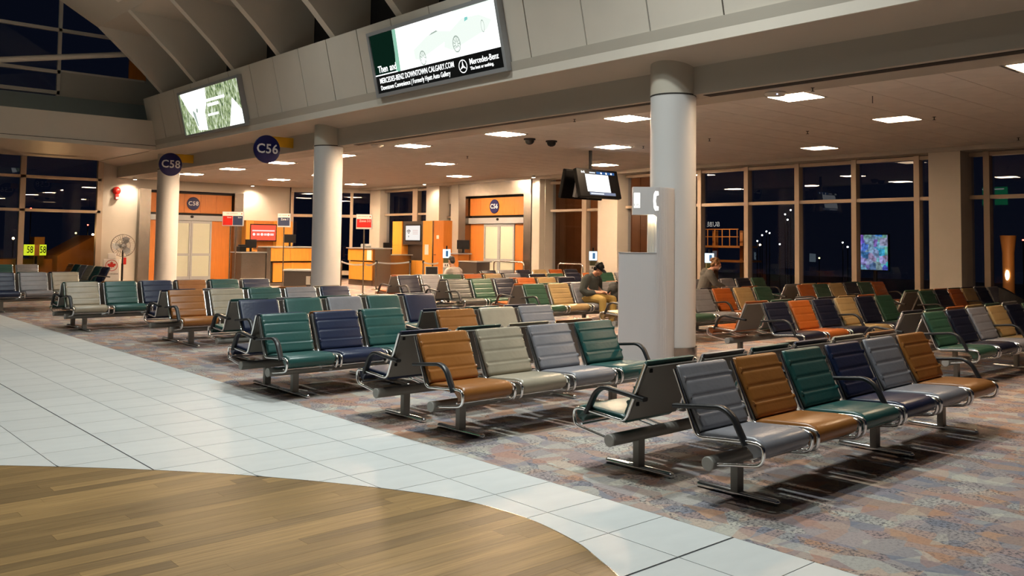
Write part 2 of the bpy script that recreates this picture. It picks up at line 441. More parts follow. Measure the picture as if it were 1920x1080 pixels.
# ---- lounge ceiling: a dark back plane with separate tiles under it
G = 0.674; GX, GY = 11.83, 6.92
ceil = struct('ceiling_lounge', MB().box(11.36, -4, ZC + 0.006, WX + 0.1, YF, ZC + 0.1), mat('ceiling_grid_backing', (0.16, 0.135, 0.11), 0.8), label='low tan acoustic tile ceiling over the lounge')
TROF = [(12.17, y) for y in (3.84, 7.24, 10.64, 14.04, 17.44, 20.84, 24.24, 27.64, 31.04)] + [(15.53, y) for y in (7.24, 14.04, 20.84, 27.64, 31.04)] + [(18.89, y) for y in (10.64, 17.44, 24.24, 31.04)]
trofset = set()
for (tx, ty) in TROF:
    trofset.add((round((tx - 0.34 - GX) / G), round((ty - 0.34 - GY) / G)))
me_ct = MB().box(-G / 2 + 0.005, -G / 2 + 0.005, 0, G / 2 - 0.005, G / 2 - 0.005, 0.012).mesh('tile'); me_ct.materials.append(M['ceil'])
rest = MB(); cnt = 0
for j in range(-16, 43):
    for i in range(0, 14):
        if (i, j) in trofset: continue
        x0 = GX + i * G; y0 = GY + j * G
        if y0 + G > YF or x0 + G > WX: continue
        if 1.4 < y0 and cnt < 296:
            cnt += 1; link('tile', me_ct, None, ceil, loc=(x0 + G / 2, y0 + G / 2, ZC))
        else: rest.box(x0 + 0.005, y0 + 0.005, ZC, x0 + G - 0.005, y0 + G - 0.005, ZC + 0.012)
tag(obj('tile_field', rest, 'ceil', ceil), kind='stuff')
# plaster margin along the windows and along the beam
struct('trim_2', MB().box(GX + 14 * G - 0.68, -4, ZC - 0.10, WX + 0.05, YF, ZC + 0.01), 'paint', label='plaster margin of the ceiling along the window wall')
struct('trim_3', MB().box(11.30, -4, ZC - 0.004, GX - 0.006, YF, ZC + 0.05), 'paint', label='plaster margin of the ceiling beside the long beam')
# long slot diffusers
sl = MB().box(11.06, -4, ZC - 0.008, 11.24, 8.15, ZC + 0.03)
struct('trim_4', sl, 'darkgap', label='black linear air diffuser near the front column')
struct('trim_5', MB().box(11.06, 9.1, ZC - 0.008, 11.20, 18.3, ZC + 0.03), 'darkgap', label='black linear air diffuser between the two columns')

# ---- long beam, sloped soffit, ledge
beam = MB().prism([(10.95, ZC), (11.34, ZC), (11.34, 4.9), (10.2, 4.9), (10.28, 4.58), (10.95, 4.43)], 'y', -4, YF)
struct('wall_beam', beam, 'paint', label='long painted beam and soffit carried by the round columns')
struct('trim_6', MB().prism([(10.24, 4.58), (10.30, 4.58), (10.30, 4.735), (10.24, 4.735)], 'y', -4, 29.9), 'panel', label='white ledge below the leaning fascia panels')
# fascia panels leaning over the concourse
FK = (10.28 - 9.93) / (6.26 - 4.745)
def fx(z): return 10.28 - FK * (z - 4.745)
fas = struct('wall_fascia', MB().prism([(fx(4.745) + 0.02, 4.72), (10.6, 4.72), (10.6, 6.2), (10.02, 6.2)], 'y', -4, 29.6), 'darkgap', label='leaning fascia of pale panels above the lounge')
pj = [7.19 + 1.3185 * k for k in range(-8, 18)]
for a, b in zip(pj[:-1], pj[1:]):
    if b > 29.9: b = 29.75
    y0, y1 = a + 0.013, b - 0.013
    pm = MB().prism([(fx(4.772) - 0.012, 4.772), (fx(4.772) + 0.012, 4.772), (fx(6.26) + 0.012, 6.26), (fx(6.26) - 0.012, 6.26)], 'y', -(y1 - y0) / 2, (y1 - y0) / 2)
    obj('panel', pm, 'panel', fas, loc=(0, (y0 + y1) / 2, 0))
struct('trim_7', MB().box(9.96, -4, 6.2, 10.96, 29.6, 6.24), 'panel', label='top ledge behind the fascia')
# vault fins
fy = [28.26 - 2.665 * k for k in range(0, 12)]
fin_poly = [(10.1, 6.24), (9.42, 6.92), (8.8, 7.48), (8.1, 8.1), (8.1, 8.25), (10.95, 8.1), (10.95, 6.24)]
fin_me = MB().prism(fin_poly, 'y', -0.11, 0.11).mesh('fin'); fin_me.materials.append(M['panel'])
vault = MB()
arc = [(10.97, 7.95), (8.1, 8.1), (7.02, 8.72), (6.2, 9.12), (5.2, 9.55), (4.0, 9.95), (2.5, 10.3), (0.5, 10.55), (-2, 10.6)]
arc_up = [(x, z + 0.25) for x, z in arc]
vault.prism(arc + arc_up[::-1], 'y', -4, 28.37)
vlt = struct('ceiling_vault', vault, 'paint', label='pale barrel vault over the concourse')
for y in fy: link('fin', fin_me, None, vlt, loc=(0, y, 0))
# clerestory glazing between the fins
struct('window_1', MB().box(10.96, -4, 6.2, 11.0, 31, 8.0), mat('dark_clerestory_glass', (0.006, 0.007, 0.014), 0.08), label='dark clerestory glass strip behind the fins')
# pale reflective panel of a vault light fixture, not emitting
gp = MB().box(-0.5, -0.45, -0.03, 0.5, 0.45, 0.03)
gpo = obj('ceiling_panel', gp, 'panel', loc=(7.25, 24.7, 8.42), rot=(0, radians(28), 0))
tag(gpo, 'square pale light fixture panel on the vault near the first fin', 'panel')

# ---- cross bulkhead at the far end of the concourse
YB = 29.2
struct('wall_bulkhead', MB().prism([(YB, 4.60), (35.2, 4.60), (35.2, 4.9), (YB + 0.9, 5.55), (YB, 5.52)], 'x', -8, 10.28), 'panel', label='pale bulkhead crossing the far end of the concourse')
struct('trim_8', MB().box(-8, YB - 0.03, 4.58, 10.26, YB + 0.03, 4.70), 'panel', label='ledge under the crossing bulkhead')
struct('trim_9', MB().box(-8, YB - 0.012, 4.70, 10.25, YB + 0.002, 4.718), 'darkgap', label='dark shadow gap along the crossing bulkhead')
struct('trim_10', MB().prism([(YB + 0.9, 5.5), (YB + 1.9, 5.5), (YB + 1.9, 6.25), (YB + 1.75, 6.25)], 'x', -8, 10.9), mat('teal_cove_paint', (0.40, 0.47, 0.45), 0.6), label='grey-green cove above the crossing bulkhead')
# arched end wall of the vault
YE = 31.0
struct('wall_end_arch', MB().box(7.75, YE, 6.22, 11.3, YE + 0.12, 7.08).box(10.2, YE + 0.01, 7.05, 11.3, YE + 0.1, 8.6), 'paint', label='painted band of the arched end wall')
wn = struct('window_2', MB().box(-8, YE + 0.05, 6.2, 11.0, YE + 0.07, 12.5), 'glass', label='tall dark window filling the arched end wall')
for (x0, z0, x1, z1) in [(-8, 6.30, 7.75, 6.42), (-8, 6.98, 7.75, 7.09), (-8, 8.36, 9.6, 8.46), (7.66, 6.2, 7.76, 10.5), (3.4, 6.2, 3.5, 10.5), (7.75, 7.05, 10.4, 7.11)]:
    obj('mullion', MB().box(x0, YE - 0.03, z0, x1, YE + 0.1, z1), 'panel', wn)
obj('mullion', MB().box(9.9, YE - 0.02, 7.1, 10.45, YE + 0.1, 7.9), 'rust', wn)
br = MB().tube([(3.0, 29.6, 6.40), (10.6, 29.6, 7.90)], 0.09, 12)
tag(obj('brace_pipe', br, 'panel', smooth=True), 'round diagonal steel brace crossing the arched end window', 'brace')

# ---- far wall, left piece with windows, and the wall of gate C58
fw = MB().box(10.45, YF, 0, 11.75, YF + 0.2, 4.62)                       # wall with the alarm
fw.box(15.95, YF, 0, 18.2, YF + 0.2, ZC)                                 # beside the gate
fw.box(11.75, YF, 3.62, 15.95, YF + 0.2, ZC + 0.05)
struct('wall_far', fw, 'wall', label='pale far wall around gate C58')
wl = struct('window_3', MB().box(-8, YF + 0.08, 0.3, 10.45, YF + 0.1, 4.6), 'glass', label='dark far window at the end of the concourse')
for (x0, z0, x1, z1) in [(7.66, 0.3, 7.84, 4.6), (10.27, 0.3, 10.47, 4.6), (4.9, 0.3, 5.05, 4.6), (-8, 3.83, 10.4, 3.93), (-8, 2.62, 10.4, 2.72), (-8, 0.25, 10.4, 0.4)]:
    obj('mullion', MB().box(x0, YF - 0.02, z0, x1, YF + 0.16, z1), 'mullion', wl)
struct('wall_left', MB().box(-8, YF, 0, 10.45, YF + 0.2, 0.3), 'wall', label='low sill wall under the far window')
# angled glazed corner from (18.2, 35.3) to (21.2, 33.1)
A0, A1 = Vector((18.2, 35.2, 0)), Vector((WX, 33.1, 0)); ad = (A1 - A0).normalized(); an = Vector((-ad.y, ad.x, 0)); LA = (A1 - A0).length
def angled(name, s0, s1, z0, z1, d0, d1, m, parent=None):
    vs = []
    for (s, d) in ((s0, d0), (s1, d0), (s1, d1), (s0, d1)):
        p = A0 + ad * s + an * d; vs.append((p.x, p.y))
    return obj(name, MB().prism(vs, 'z', z0, z1), m, parent)
w4 = angled('window_4', 0, LA, 0.3, 3.8, 0.04, 0.06, 'glass'); tag(w4, 'dark angled corner window between the two gates', kind='structure')
for s0, s1, z0, z1 in [(0, 0.12, 0.3, 3.8), (2.55, 2.67, 0.3, 3.8), (1.25, 1.36, 0.3, 3.8), (0, LA, 2.72, 2.84), (0, LA, 0.2, 0.4)]:
    angled('mullion', s0, s1, z0, z1, -0.06, 0.1, 'mullion', w4)
tag(angled('wall_corner', 0, LA, 3.8, ZC + 0.05, 0, 0.2, 'wall'), 'plaster strip above the corner window', kind='structure')

# ---- long window wall X = WX: glass panes and mullions, piers
k = WX / 21.0
def wy(y): return y * k
wc = struct('window_5', MB().box(WX + 0.06, -4, 0.35, WX + 0.075, wy(18.38), 4.0), 'glass', label='tall dark glazing along the right side of the lounge')
for yy in (15.55, 13.98, 12.43, 10.86, 9.30, 7.75, 6.2, 4.6, 3.0, 1.4):
    obj('mullion', MB().box(WX - 0.09, wy(yy) - 0.065, 0.3, WX + 0.12, wy(yy) + 0.065, 4.0), 'mullion', wc)
for z0 in (3.80, 2.83, 0.30):
    obj('transom', MB().box(WX - 0.06, -4, z0, WX + 0.11, wy(18.38), z0 + 0.085), 'mullion', wc)
wd = struct('window_6', MB().box(WX + 0.06, wy(19.2), 0.35, WX + 0.075, wy(21.77), 4.0), 'glass', label='glazing with a brown jet bridge behind it, right of gate C56')
obj('mullion', MB().box(WX - 0.09, wy(20.05), 0.3, WX + 0.12, wy(20.25), 4.0), 'mullion', wd)
for z0 in (3.74, 2.78): obj('transom', MB().box(WX - 0.06, wy(19.2), z0, WX + 0.11, wy(21.77), z0 + 0.085), 'mullion', wd)
we = struct('window_7', MB().box(WX + 0.06, wy(28.4), 0.35, WX + 0.075, wy(32.0), 4.0), 'glass', label='glazing behind the podium left of gate C56')
obj('mullion', MB().box(WX - 0.09, wy(29.55), 0.3, WX + 0.12, wy(29.9), 4.0), 'mullion', we)
for z0 in (3.80, 2.80): obj('transom', MB().box(WX - 0.06, wy(28.4), z0, WX + 0.11, wy(32.0), z0 + 0.085), 'mullion', we)
wf = struct('window_8', MB().box(WX + 0.06, wy(27.0), 0.35, WX + 0.075, wy(27.6), 3.2), 'glass', label='narrow window strip beside the frame of gate C56')
obj('transom', MB().box(WX - 0.06, wy(27.0), 2.65, WX + 0.11, wy(27.6), 2.72), 'mullion', wf)
pr = MB()
pr.box(WX - 0.55, wy(8.12), 0, WX + 0.2, wy(8.82), ZC)           # pier right
pr.box(WX - 0.45, wy(18.38), 0, WX + 0.2, wy(19.2), ZC)          # pier right of the jet bridge window
pr.box(WX - 0.30, wy(21.77), 0, WX + 0.2, wy(22.2), ZC)
pr.box(WX - 0.45, wy(27.6), 0, WX + 0.2, wy(28.45), ZC)
pr.box(WX - 0.3, wy(32.0), 0, WX + 0.2, wy(32.8), ZC)
pr.box(WX - 0.02, -4, 0, WX + 0.14, wy(32.8), 0.33)
pr.box(WX + 0.02, wy(26.95), 3.2, WX + 0.2, wy(27.6), ZC)
struct('wall_right', pr, 'wall', label='plaster piers and sill of the window wall')

# ---- columns
for (y, lab) in [(8.6, 'round grey column with steel base behind the telephone kiosk'), (19.2, 'round grey column beyond the C56 disc sign'), (29.8, 'round grey column beside the C58 disc sign')]:
    e = empty('column', (10.9, y, 0)); tag(e, lab, 'column', 'round columns carrying the beam')
    obj('shaft', MB().lathe([(0.35, 0.0), (0.35, 3.99)], n=48), 'column', e, smooth=True)
    obj('ring', MB().lathe([(0.352, 3.99), (0.352, 4.015)], n=48), 'darkgap', e, smooth=True)
    obj('capital', MB().lathe([(0.352, 4.015), (0.352, 4.56)], n=48), 'columntop', e, smooth=True)
    obj('base_plate', MB().lathe([(0.37, 0.0), (0.37, 0.16), (0.352, 0.165)], n=48), 'steel', e, smooth=True)

# ---- dark concourse side behind the viewer (closes the place for light and reflections)
struct('wall_concourse', MB().box(-8.2, -4, 0, -8, YF, 6.2), mat('dark_shopfront', (0.10, 0.085, 0.07), 0.6), label='dim shop fronts on the other side of the concourse')
# ================================================================== BEAM SEATING
PITCH_S = 0.685
FRX = 0.300            # half width to frame tube
_cache = {}
def frame_pts(x):
    # side tube; forward is -y
    p = [(x, 0.300, 0.850), (x, 0.116, 0.418), (x, -0.290, 0.450), (x, -0.392, 0.447), (x, -0.388, 0.318), (x, -0.05, 0.268)]
    return fillet(p, [0.05, 0.02, 0.06, 0.065], 4)
def smooth_profile_solid(poly, hw, inset=0.010):
    """extrude a closed (y,z) profile along x with softened side edges"""
    cx = sum(p[0] for p in poly) / len(poly); cz = sum(p[1] for p in poly) / len(poly)
    mb = MB(); n = len(poly); rings = []
    for x, s in ((-hw, 1), (-hw + 0.010, 0.3), (-hw + 0.03, 0), (hw - 0.03, 0), (hw - 0.010, 0.3), (hw, 1)):
        ring = []
        for i, p in enumerate(poly):
            a = poly[i - 1]; b = poly[(i + 1) % n]
            t = Vector((b[0] - a[0], b[1] - a[1])); t.normalize(); nx = Vector((t.y, -t.x))
            if nx.dot(Vector((p[0] - cx, p[1] - cz))) < 0: nx = -nx
            ring.append((x, p[0] - nx.x * inset * s, p[1] - nx.y * inset * s))
        rings.append(ring)
    vs = [q for r in rings for q in r]; fs = []
    for k in range(len(rings) - 1):
        for i in range(n): fs.append((k * n + i, k * n + (i + 1) % n, (k + 1) * n + (i + 1) % n, (k + 1) * n + i))
    fs += [tuple(range(n)), tuple(range((len(rings) - 1) * n, len(rings) * n))]
    return mb.add(vs, fs)
def seat_mb():
    poly = [(0.118, 0.422), (0.105, 0.446), (0.05, 0.460), (-0.10, 0.470), (-0.22, 0.478), (-0.30, 0.480), (-0.355, 0.468), (-0.385, 0.440), (-0.392, 0.405), (-0.380, 0.372), (-0.350, 0.352),
            (-0.315, 0.356), (-0.31, 0.385), (-0.25, 0.408), (-0.10, 0.412), (0.085, 0.398)]
    return smooth_profile_solid(poly, 0.283, 0.014)
BA, BB = Vector((0.098, 0.452)), Vector((0.300, 0.872))          # bottom and top of the back along the tubes (y,z)
def back_mb(pleats=True):
    ax = (BB - BA); Lb = ax.length; ax.normalize(); nf = Vector((-ax.y, ax.x))    # towards the sitter
    if nf.x > 0: nf = -nf
    poly = []
    N = 48 if pleats else 16
    for i in range(N + 1):
        t = i / N; h = t * Lb
        d = 0.026
        if pleats:
            u = (t * 4.0) % 1.0 if t < 0.999 else 0.999
            seg = min(abs(u), abs(1 - u)); interior = 0.06 < t < 0.94
            if interior: d = 0.0195 + 0.0065 * min(1.0, (seg / 0.16)) ** 0.5
        e = min(t, 1 - t) * Lb
        if e < 0.03: d *= sqrt(max(0.0, 1 - (1 - e / 0.03) ** 2)) * 0.9 + 0.1
        p = BA + ax * h + nf * d; poly.append((p.x, p.y))
    for i in range(4, -1, -1):
        t = i / 4; d = -0.020 if t < 1 else -0.016
        p = BA + ax * (t * Lb) + nf * (d if 0 < i < 4 else d * 0.7); poly.append((p.x, p.y))
    return smooth_profile_solid(poly, 0.281, 0.010)
def shell_mb():
    ax = (BB - BA); Lb = ax.length; ax.normalize(); nf = Vector((-ax.y, ax.x))
    if nf.x > 0: nf = -nf
    a = BA + ax * (-0.010) - nf * 0.022; b = BA + ax * (Lb - 0.03) - nf * 0.022
    c = b - nf * 0.016; d = a - nf * 0.016
    return MB().prism([(a.x, a.y), (b.x, b.y), (c.x, c.y), (d.x, d.y)], 'x', -0.288, 0.288)
def arm_mb():
    pts = fillet([(0, 0.300, 0.600), (0, -0.085, 0.642), (0, -0.165, 0.600), (0, -0.262, 0.425)], [0.05, 0.05], 4)
    mb = MB(); rows = []
    m = len(pts)
    for i, p in enumerate(pts):
        t = (pts[min(i + 1, m - 1)] - pts[max(i - 1, 0)]).normalized(); nn = Vector((0, -t.z, t.y))
        if nn.z < 0: nn = -nn
        h = 0.015; w = 0.029
        rows.append([p + nn * h * a + Vector((w * b, 0, 0)) for a, b in ((1, -0.7), (1, 0.7), (0.5, 1), (-0.5, 1), (-1, 0.7), (-1, -0.7), (-0.5, -1), (0.5, -1))])
    vs = [q for r in rows for q in r]; fs = []
    for i in range(m - 1):
        for k in range(8): fs.append((i * 8 + k, i * 8 + (k + 1) % 8, (i + 1) * 8 + (k + 1) % 8, (i + 1) * 8 + k))
    fs += [tuple(range(8)), tuple(range((m - 1) * 8, m * 8))]
    return mb.add(vs, fs)
def post_mb():
    pl = [(0.042 * cos(a) * 1.0, 0.032 * sin(a)) for a in [2 * pi * i / 16 for i in range(16)]]
    pl = [(max(-0.040, min(0.040, x * 1.25)), max(-0.028, min(0.028, y * 1.2))) for x, y in pl]
    return MB().prism(pl, 'z', 0.03, 0.24)
def foot_mb():
    pr = []
    for i in range(7):
        a = pi / 2 * i / 6; pr.append((max(0.001, 0.026 * sin(a)), -0.325 + 0.028 * (1 - cos(a))))
    pr2 = [(r, -h) for r, h in pr[::-1]]
    mb = MB().lathe(pr + pr2, axis='y', n=12)
    mb.v = [(x * 1.05, y, max(0.0, z * 0.95 + 0.020)) for x, y, z in mb.v]
    return mb
ME = {}
def me_of(key, fn, m, smooth=True, ang=40):
    if key not in ME:
        me = fn().mesh(key if isinstance(key, str) else key[0], smooth, ang); me.materials.append(m); ME[key] = me
    return ME[key]
def bench(lab, x0, yb, cols, face='F', rot=0.0, arms=(0,), posts=None, smooth_back=False, pitch=PITCH_S, clips=(), tags_=()):
    """x0: world X of the low-X end, yb: world Y of the beam at that end; face F looks to -Y, B looks to +Y; cols run from low X to high X"""
    n = len(cols); L = n * pitch
    c, s = cos(radians(rot)), sin(radians(rot))
    cx, cy = x0 + c * L / 2, yb + s * L / 2
    rz = radians(rot) + (pi if face == 'B' else 0.0)
    root = empty('beam_bench', (cx, cy, 0), rz); tag(root, lab, 'bench', 'beam benches in the gate lounge')
    sg = -1 if face == 'B' else 1
    def lx(i): return sg * ((i + 0.5) * pitch - L / 2)
    bm = obj('beam', MB().tube([(-L / 2 + 0.012, 0, 0.268), (L / 2 - 0.012, 0, 0.268)], 0.046, 18), 'beam', root, smooth=True)
    for q in (-1, 1):
        obj('end_cap', MB().lathe([(0.044, 0), (0.0475, 0.004), (0.0475, 0.012), (0.043, 0.017)] if q > 0 else [(0.043, -0.017), (0.0475, -0.012), (0.0475, -0.004), (0.044, 0)], c=(q * (L / 2 - 0.012), 0, 0.268), axis='x', n=18), 'cap', bm, smooth=True)
    if posts is None: posts = (0, n // 2, n - 1) if n > 4 else (0, n - 1)
    for i in posts:
        p = link('leg', me_of('leg', post_mb, M['beam']), None, root, loc=(lx(i), 0, 0))
        link('foot', me_of('foot', foot_mb, M['chrome'], ang=60), None, p)
    for i, col in enumerate(cols):
        x = lx(i)
        link('seat', me_of(('seat', col), seat_mb, LEATHER[col], ang=60), None, root, loc=(x, 0, 0))
        sm = smooth_back if isinstance(smooth_back, bool) else (i in smooth_back)
        b = link('backrest', me_of(('backrest', col, sm), lambda: back_mb(not sm), LEATHER[col], ang=75), None, root, loc=(x, 0, 0))
        sh = link('back_shell', me_of('back_shell', shell_mb, M['shell'], smooth=False), None, b)
        if i in clips:
            ax = (BB - BA).normalized(); nf = Vector((-ax.y, ax.x)); nf = -nf if nf.x > 0 else nf
            for t in (0.10, 0.38):
                q = BA + ax * (t + 0.03) - nf * 0.044
                obj('clip', MB().box(-sg * 0.255 - 0.012, q.x - 0.006, q.y - 0.014, -sg * 0.255 + 0.012, q.x + 0.006, q.y + 0.014), 'black', b)
        for q in (-1, 1):
            link('side_frame', me_of('side_frame', lambda: MB().tube(frame_pts(0), 0.0125, 8), M['chrome'], ang=60), None, root, loc=(x + q * FRX, 0, 0))
        link('cross_rod', me_of('cross_rod', lambda: MB().tube([(-0.3, -0.31, 0.335), (0.3, -0.31, 0.335)], 0.008, 6), M['chrome']), None, root, loc=(x, 0, 0))
    for i in arms:
        if i == 0: x = lx(0) - sg * (FRX + 0.0)
        elif i == n: x = lx(n - 1) + sg * (FRX + 0.0)
        else: x = (lx(i - 1) + lx(i)) / 2
        link('armrest', me_of('armrest', arm_mb, M['arm'], ang=50), None, root, loc=(x, 0, 0))
    for t in tags_:
        obj('paper_tag', MB().lathe([(0.049, -0.018), (0.049, 0.018)], c=(sg * (t * pitch - L / 2), 0, 0.268), axis='x', n=18), 'paper', root, smooth=True)
    return root
T, NV, BR, BE, GR, T_WARM, BR_WARM, BE_WARM, NV_WARM = 'teal', 'navy', 'brown', 'beige', 'grey', 'green', 'orange', 'tan', 'warm_navy'
# --- near block beside the walkway
bench('nearest bench, six seats: grey, brown, teal, navy, grey, brown, black armrests', 4.87, 3.55, [GR, BR, T, NV, GR, BR], 'F', 1.2, (0, 3, 6), (0, 3, 5))
bench('nearest bench facing away, teal end seat showing its grey back shell', 4.87, 4.42, [T, GR, T, NV, BE, BR], 'B', 1.2, (0, 3, 6), (0, 3, 5), clips=(0,))
bench('four-seat bench of brown, beige, grey and teal with paper tags on its beam', 4.62, 6.28, [BR, BE, GR, T], 'F', 1.0, (0, 4), (0, 3), tags_=(1.12, 2.12, 3.12))
bench('bench with navy end seat facing away, back to back with the brown-beige-grey-teal bench', 4.62, 7.15, [NV, T, BE, BR], 'B', 1.0, (0, 4), (0, 3), clips=(0,))
bench('short bench of teal, navy and teal seats at the walkway edge', 4.40, 8.95, [T, NV, T], 'F', 0.3, (0, 3), (0, 2), pitch=0.655, tags_=(1.15,))
bench('short bench with navy end seat facing away behind the teal-navy-teal bench', 4.40, 9.62, [NV, BR, T], 'B', 0.3, (0, 3), (0, 2), pitch=0.655)
bench('three seats of brown, smooth beige and grey right of the teal-navy-teal bench', 6.42, 8.42, [BR, BE, GR], 'F', -1.0, (0, 3), (0, 2), smooth_back=(1,), pitch=0.66)
bench('three seats facing away behind the brown, smooth beige and grey seats', 6.42, 9.27, [NV, T, NV], 'B', -1.0, (0, 3), (0, 2), pitch=0.66)
bench('five smooth-backed seats of navy, teal, grey, teal and navy', 5.18, 11.28, [NV, T, GR, T, NV], 'F', 0, (0,), (0, 4), smooth_back=True, pitch=0.68)
bench('bench with teal end seat facing away behind the five smooth-backed seats', 5.18, 12.12, [T, GR, T, BE, NV], 'B', 0, (0, 5), (0, 4), pitch=0.68)
bench('five-seat bench starting with brown and beige at the walkway, fourth row back', 5.22, 14.0, [BR, BE, T, GR, NV], 'F', 0.3, (0,), (0, 3))
bench('bench with navy end seat facing away behind the brown and beige row', 5.22, 14.88, [NV, GR, T, BR, BE], 'B', 0.3, (0, 5), (0, 3))
bench('six-seat bench of beige, teal, navy, brown, teal and navy, fifth row back', 4.58, 17.40, [BE, T, NV, BR, T, NV], 'F', 0, (0,), (0, 3, 5), pitch=0.69)
bench('bench with teal end seat facing away behind the beige-teal-navy row', 4.58, 18.15, [T, BR, GR, NV, T, BE], 'B', 0, (0,), (0, 3, 5), pitch=0.69)
bench('far left bench of navy, grey and beige seats beside the walkway', 4.28, 22.6, [NV, GR, BE], 'F', 0, (3,), (0, 2))
bench('far left bench facing away behind the navy, grey and beige seats', 4.28, 23.45, [GR, T, NV], 'B', 0, (3,), (0, 2))
bench('farthest left bench of teal and grey seats before the far window', 5.0, 29.4, [T, T, GR], 'F', 0, (), (0, 2))
# a bench standing crosswise at the far end
rb = bench('crosswise bench of mixed colours seen end-on before the far window', 7.75, 26.2, [NV, T, BE, GR, T, BR], 'B', 90, (0,), (0, 3, 5))
# --- middle block under the low ceiling
bench('green-ended six-seat bench at the right edge of the picture, nearest under the low ceiling', 11.48, 4.77, [T_WARM, NV_WARM, GR, BE_WARM, NV_WARM, T_WARM], 'F', 0, (0, 3, 6))
bench('bench facing away behind the bench at the right edge', 11.48, 5.62, [NV_WARM, T_WARM, BR_WARM, BE_WARM, T_WARM, GR], 'B', 0, (0, 3))
bench('six-seat bench of navy, orange, navy, tan, navy and green behind the nearest bench', 11.32, 7.03, [NV_WARM, BR_WARM, NV_WARM, BE_WARM, NV_WARM, T_WARM], 'F', 0, (0, 3))
bench('bench with orange end seat facing away, right of the steel-based column', 11.32, 7.90, [BR_WARM, T_WARM, GR, NV_WARM, BE_WARM, BR_WARM], 'B', 0, (0, 3))
bench('bench behind the kiosk, grey, orange, tan and green seats showing right of the column', 12.0, 9.94, [NV_WARM, T_WARM, GR, BR_WARM, BE_WARM, T_WARM], 'F', 0, (0, 3), pitch=0.70)
bench('bench facing away beyond the grey, orange, tan and green seats', 12.0, 10.8, [BE_WARM, GR, T_WARM, NV_WARM, GR, BR_WARM], 'B', 0, (0, 3), pitch=0.70)
bench('bench with green, tan and pale seats where the person in a cap sits', 11.93, 12.95, [T_WARM, BE_WARM, GR, GR, NV_WARM, GR], 'F', 0, (0, 4), pitch=0.69)
bench('bench with orange end seat facing away behind the person in a cap', 11.93, 13.8, [BR_WARM, T_WARM, GR, NV_WARM, BR_WARM, BE_WARM], 'B', 0, (0, 3), pitch=0.69)
bench('bench of grey, green, navy, orange, tan and navy seats behind the orange end seat', 11.84, 15.35, ['slate', T_WARM, NV_WARM, BR_WARM, BE_WARM, NV_WARM], 'F', 0, (0,))
bench('bench facing away behind the grey, green and navy seats', 11.84, 16.2, [NV_WARM, T_WARM, GR, BR_WARM, BE_WARM, GR], 'B', 0, (0, 3))
bench('bench of navy, grey, green and red-brown seats left of the charging tower', 12.22, 17.83, [NV_WARM, GR, T_WARM, BR_WARM, BE_WARM, GR], 'F', 0, (0, 1))
bench('bench with orange end seat facing away in front of the podium queue', 12.22, 18.7, [BR_WARM, NV_WARM, T_WARM, GR, BR_WARM, NV_WARM], 'B', 0, (0,))
# --- block along the windows
bench('bench of navy, green and navy seats behind the person in a cap, near the windows', 16.2, 17.4, [NV_WARM, T_WARM, NV_WARM, BR_WARM, T_WARM, GR], 'F', 0, (0,))
bench('farthest bench of navy, grey, navy, tan and red seats before gate C56', 16.7, 20.1, [NV_WARM, GR, NV_WARM, BE_WARM, BR_WARM, NV_WARM], 'F', 0, (0,), pitch=0.70)
bench('window bench where the person in a grey hoodie sits', 17.2, 12.95, [GR, BE_WARM, GR, NV_WARM, T_WARM], 'F', 0, (5,), pitch=0.69)
bench('six-seat window bench of orange, green, tan, navy, green and orange', 17.35, 10.05, [BR_WARM, T_WARM, BE_WARM, NV_WARM, T_WARM, BR_WARM], 'F', -0.6, (0, 3, 6), pitch=0.655)
bench('bench facing away behind the six orange to orange window seats', 17.35, 10.9, [GR, BE_WARM, BR_WARM, NV_WARM, T_WARM, BR_WARM], 'B', -0.6, (0, 3), pitch=0.655)
bench('window bench at the right of green, navy, orange, tan, navy and grey seats', 17.2, 7.36, [T_WARM, NV_WARM, BR_WARM, BE_WARM, NV_WARM, GR], 'F', -0.4, (0, 3), pitch=0.655)
bench('bench facing away behind the green to grey window seats', 17.2, 8.2, [T_WARM, BE_WARM, BR_WARM, T_WARM, NV_WARM, GR], 'B', -0.4, (0, 3), pitch=0.655)
# ================================================================== CEILING LIGHTS AND SMALL CEILING THINGS
def lens_mat(power):
    m = bpy.data.materials.new('prismatic_light_lens'); m.use_nodes = True; nt = m.node_tree; N = nt.nodes; L = nt.links
    N.clear(); o = N.new('ShaderNodeOutputMaterial'); e = N.new('ShaderNodeEmission'); tc = N.new('ShaderNodeTexCoord')
    v = N.new('ShaderNodeTexNoise'); v.inputs['Scale'].default_value = 9; v.inputs['Detail'].default_value = 2; L.new(tc.outputs['Object'], v.inputs['Vector'])
    mr = N.new('ShaderNodeMapRange'); mr.inputs[1].default_value = 0.35; mr.inputs[2].default_value = 0.65; mr.inputs[3].default_value = 0.75; mr.inputs[4].default_value = 1.25
    L.new(v.outputs[0], mr.inputs[0]); mu = N.new('ShaderNodeMath'); mu.operation = 'MULTIPLY'; mu.inputs[1].default_value = TROFFER * power; L.new(mr.outputs[0], mu.inputs[0])
    e.inputs[0].default_value = (1.0, 0.715, 0.46, 1); L.new(mu.outputs[0], e.inputs[1]); L.new(e.outputs[0], o.inputs[0])
    return m
TROFFER = 152.0
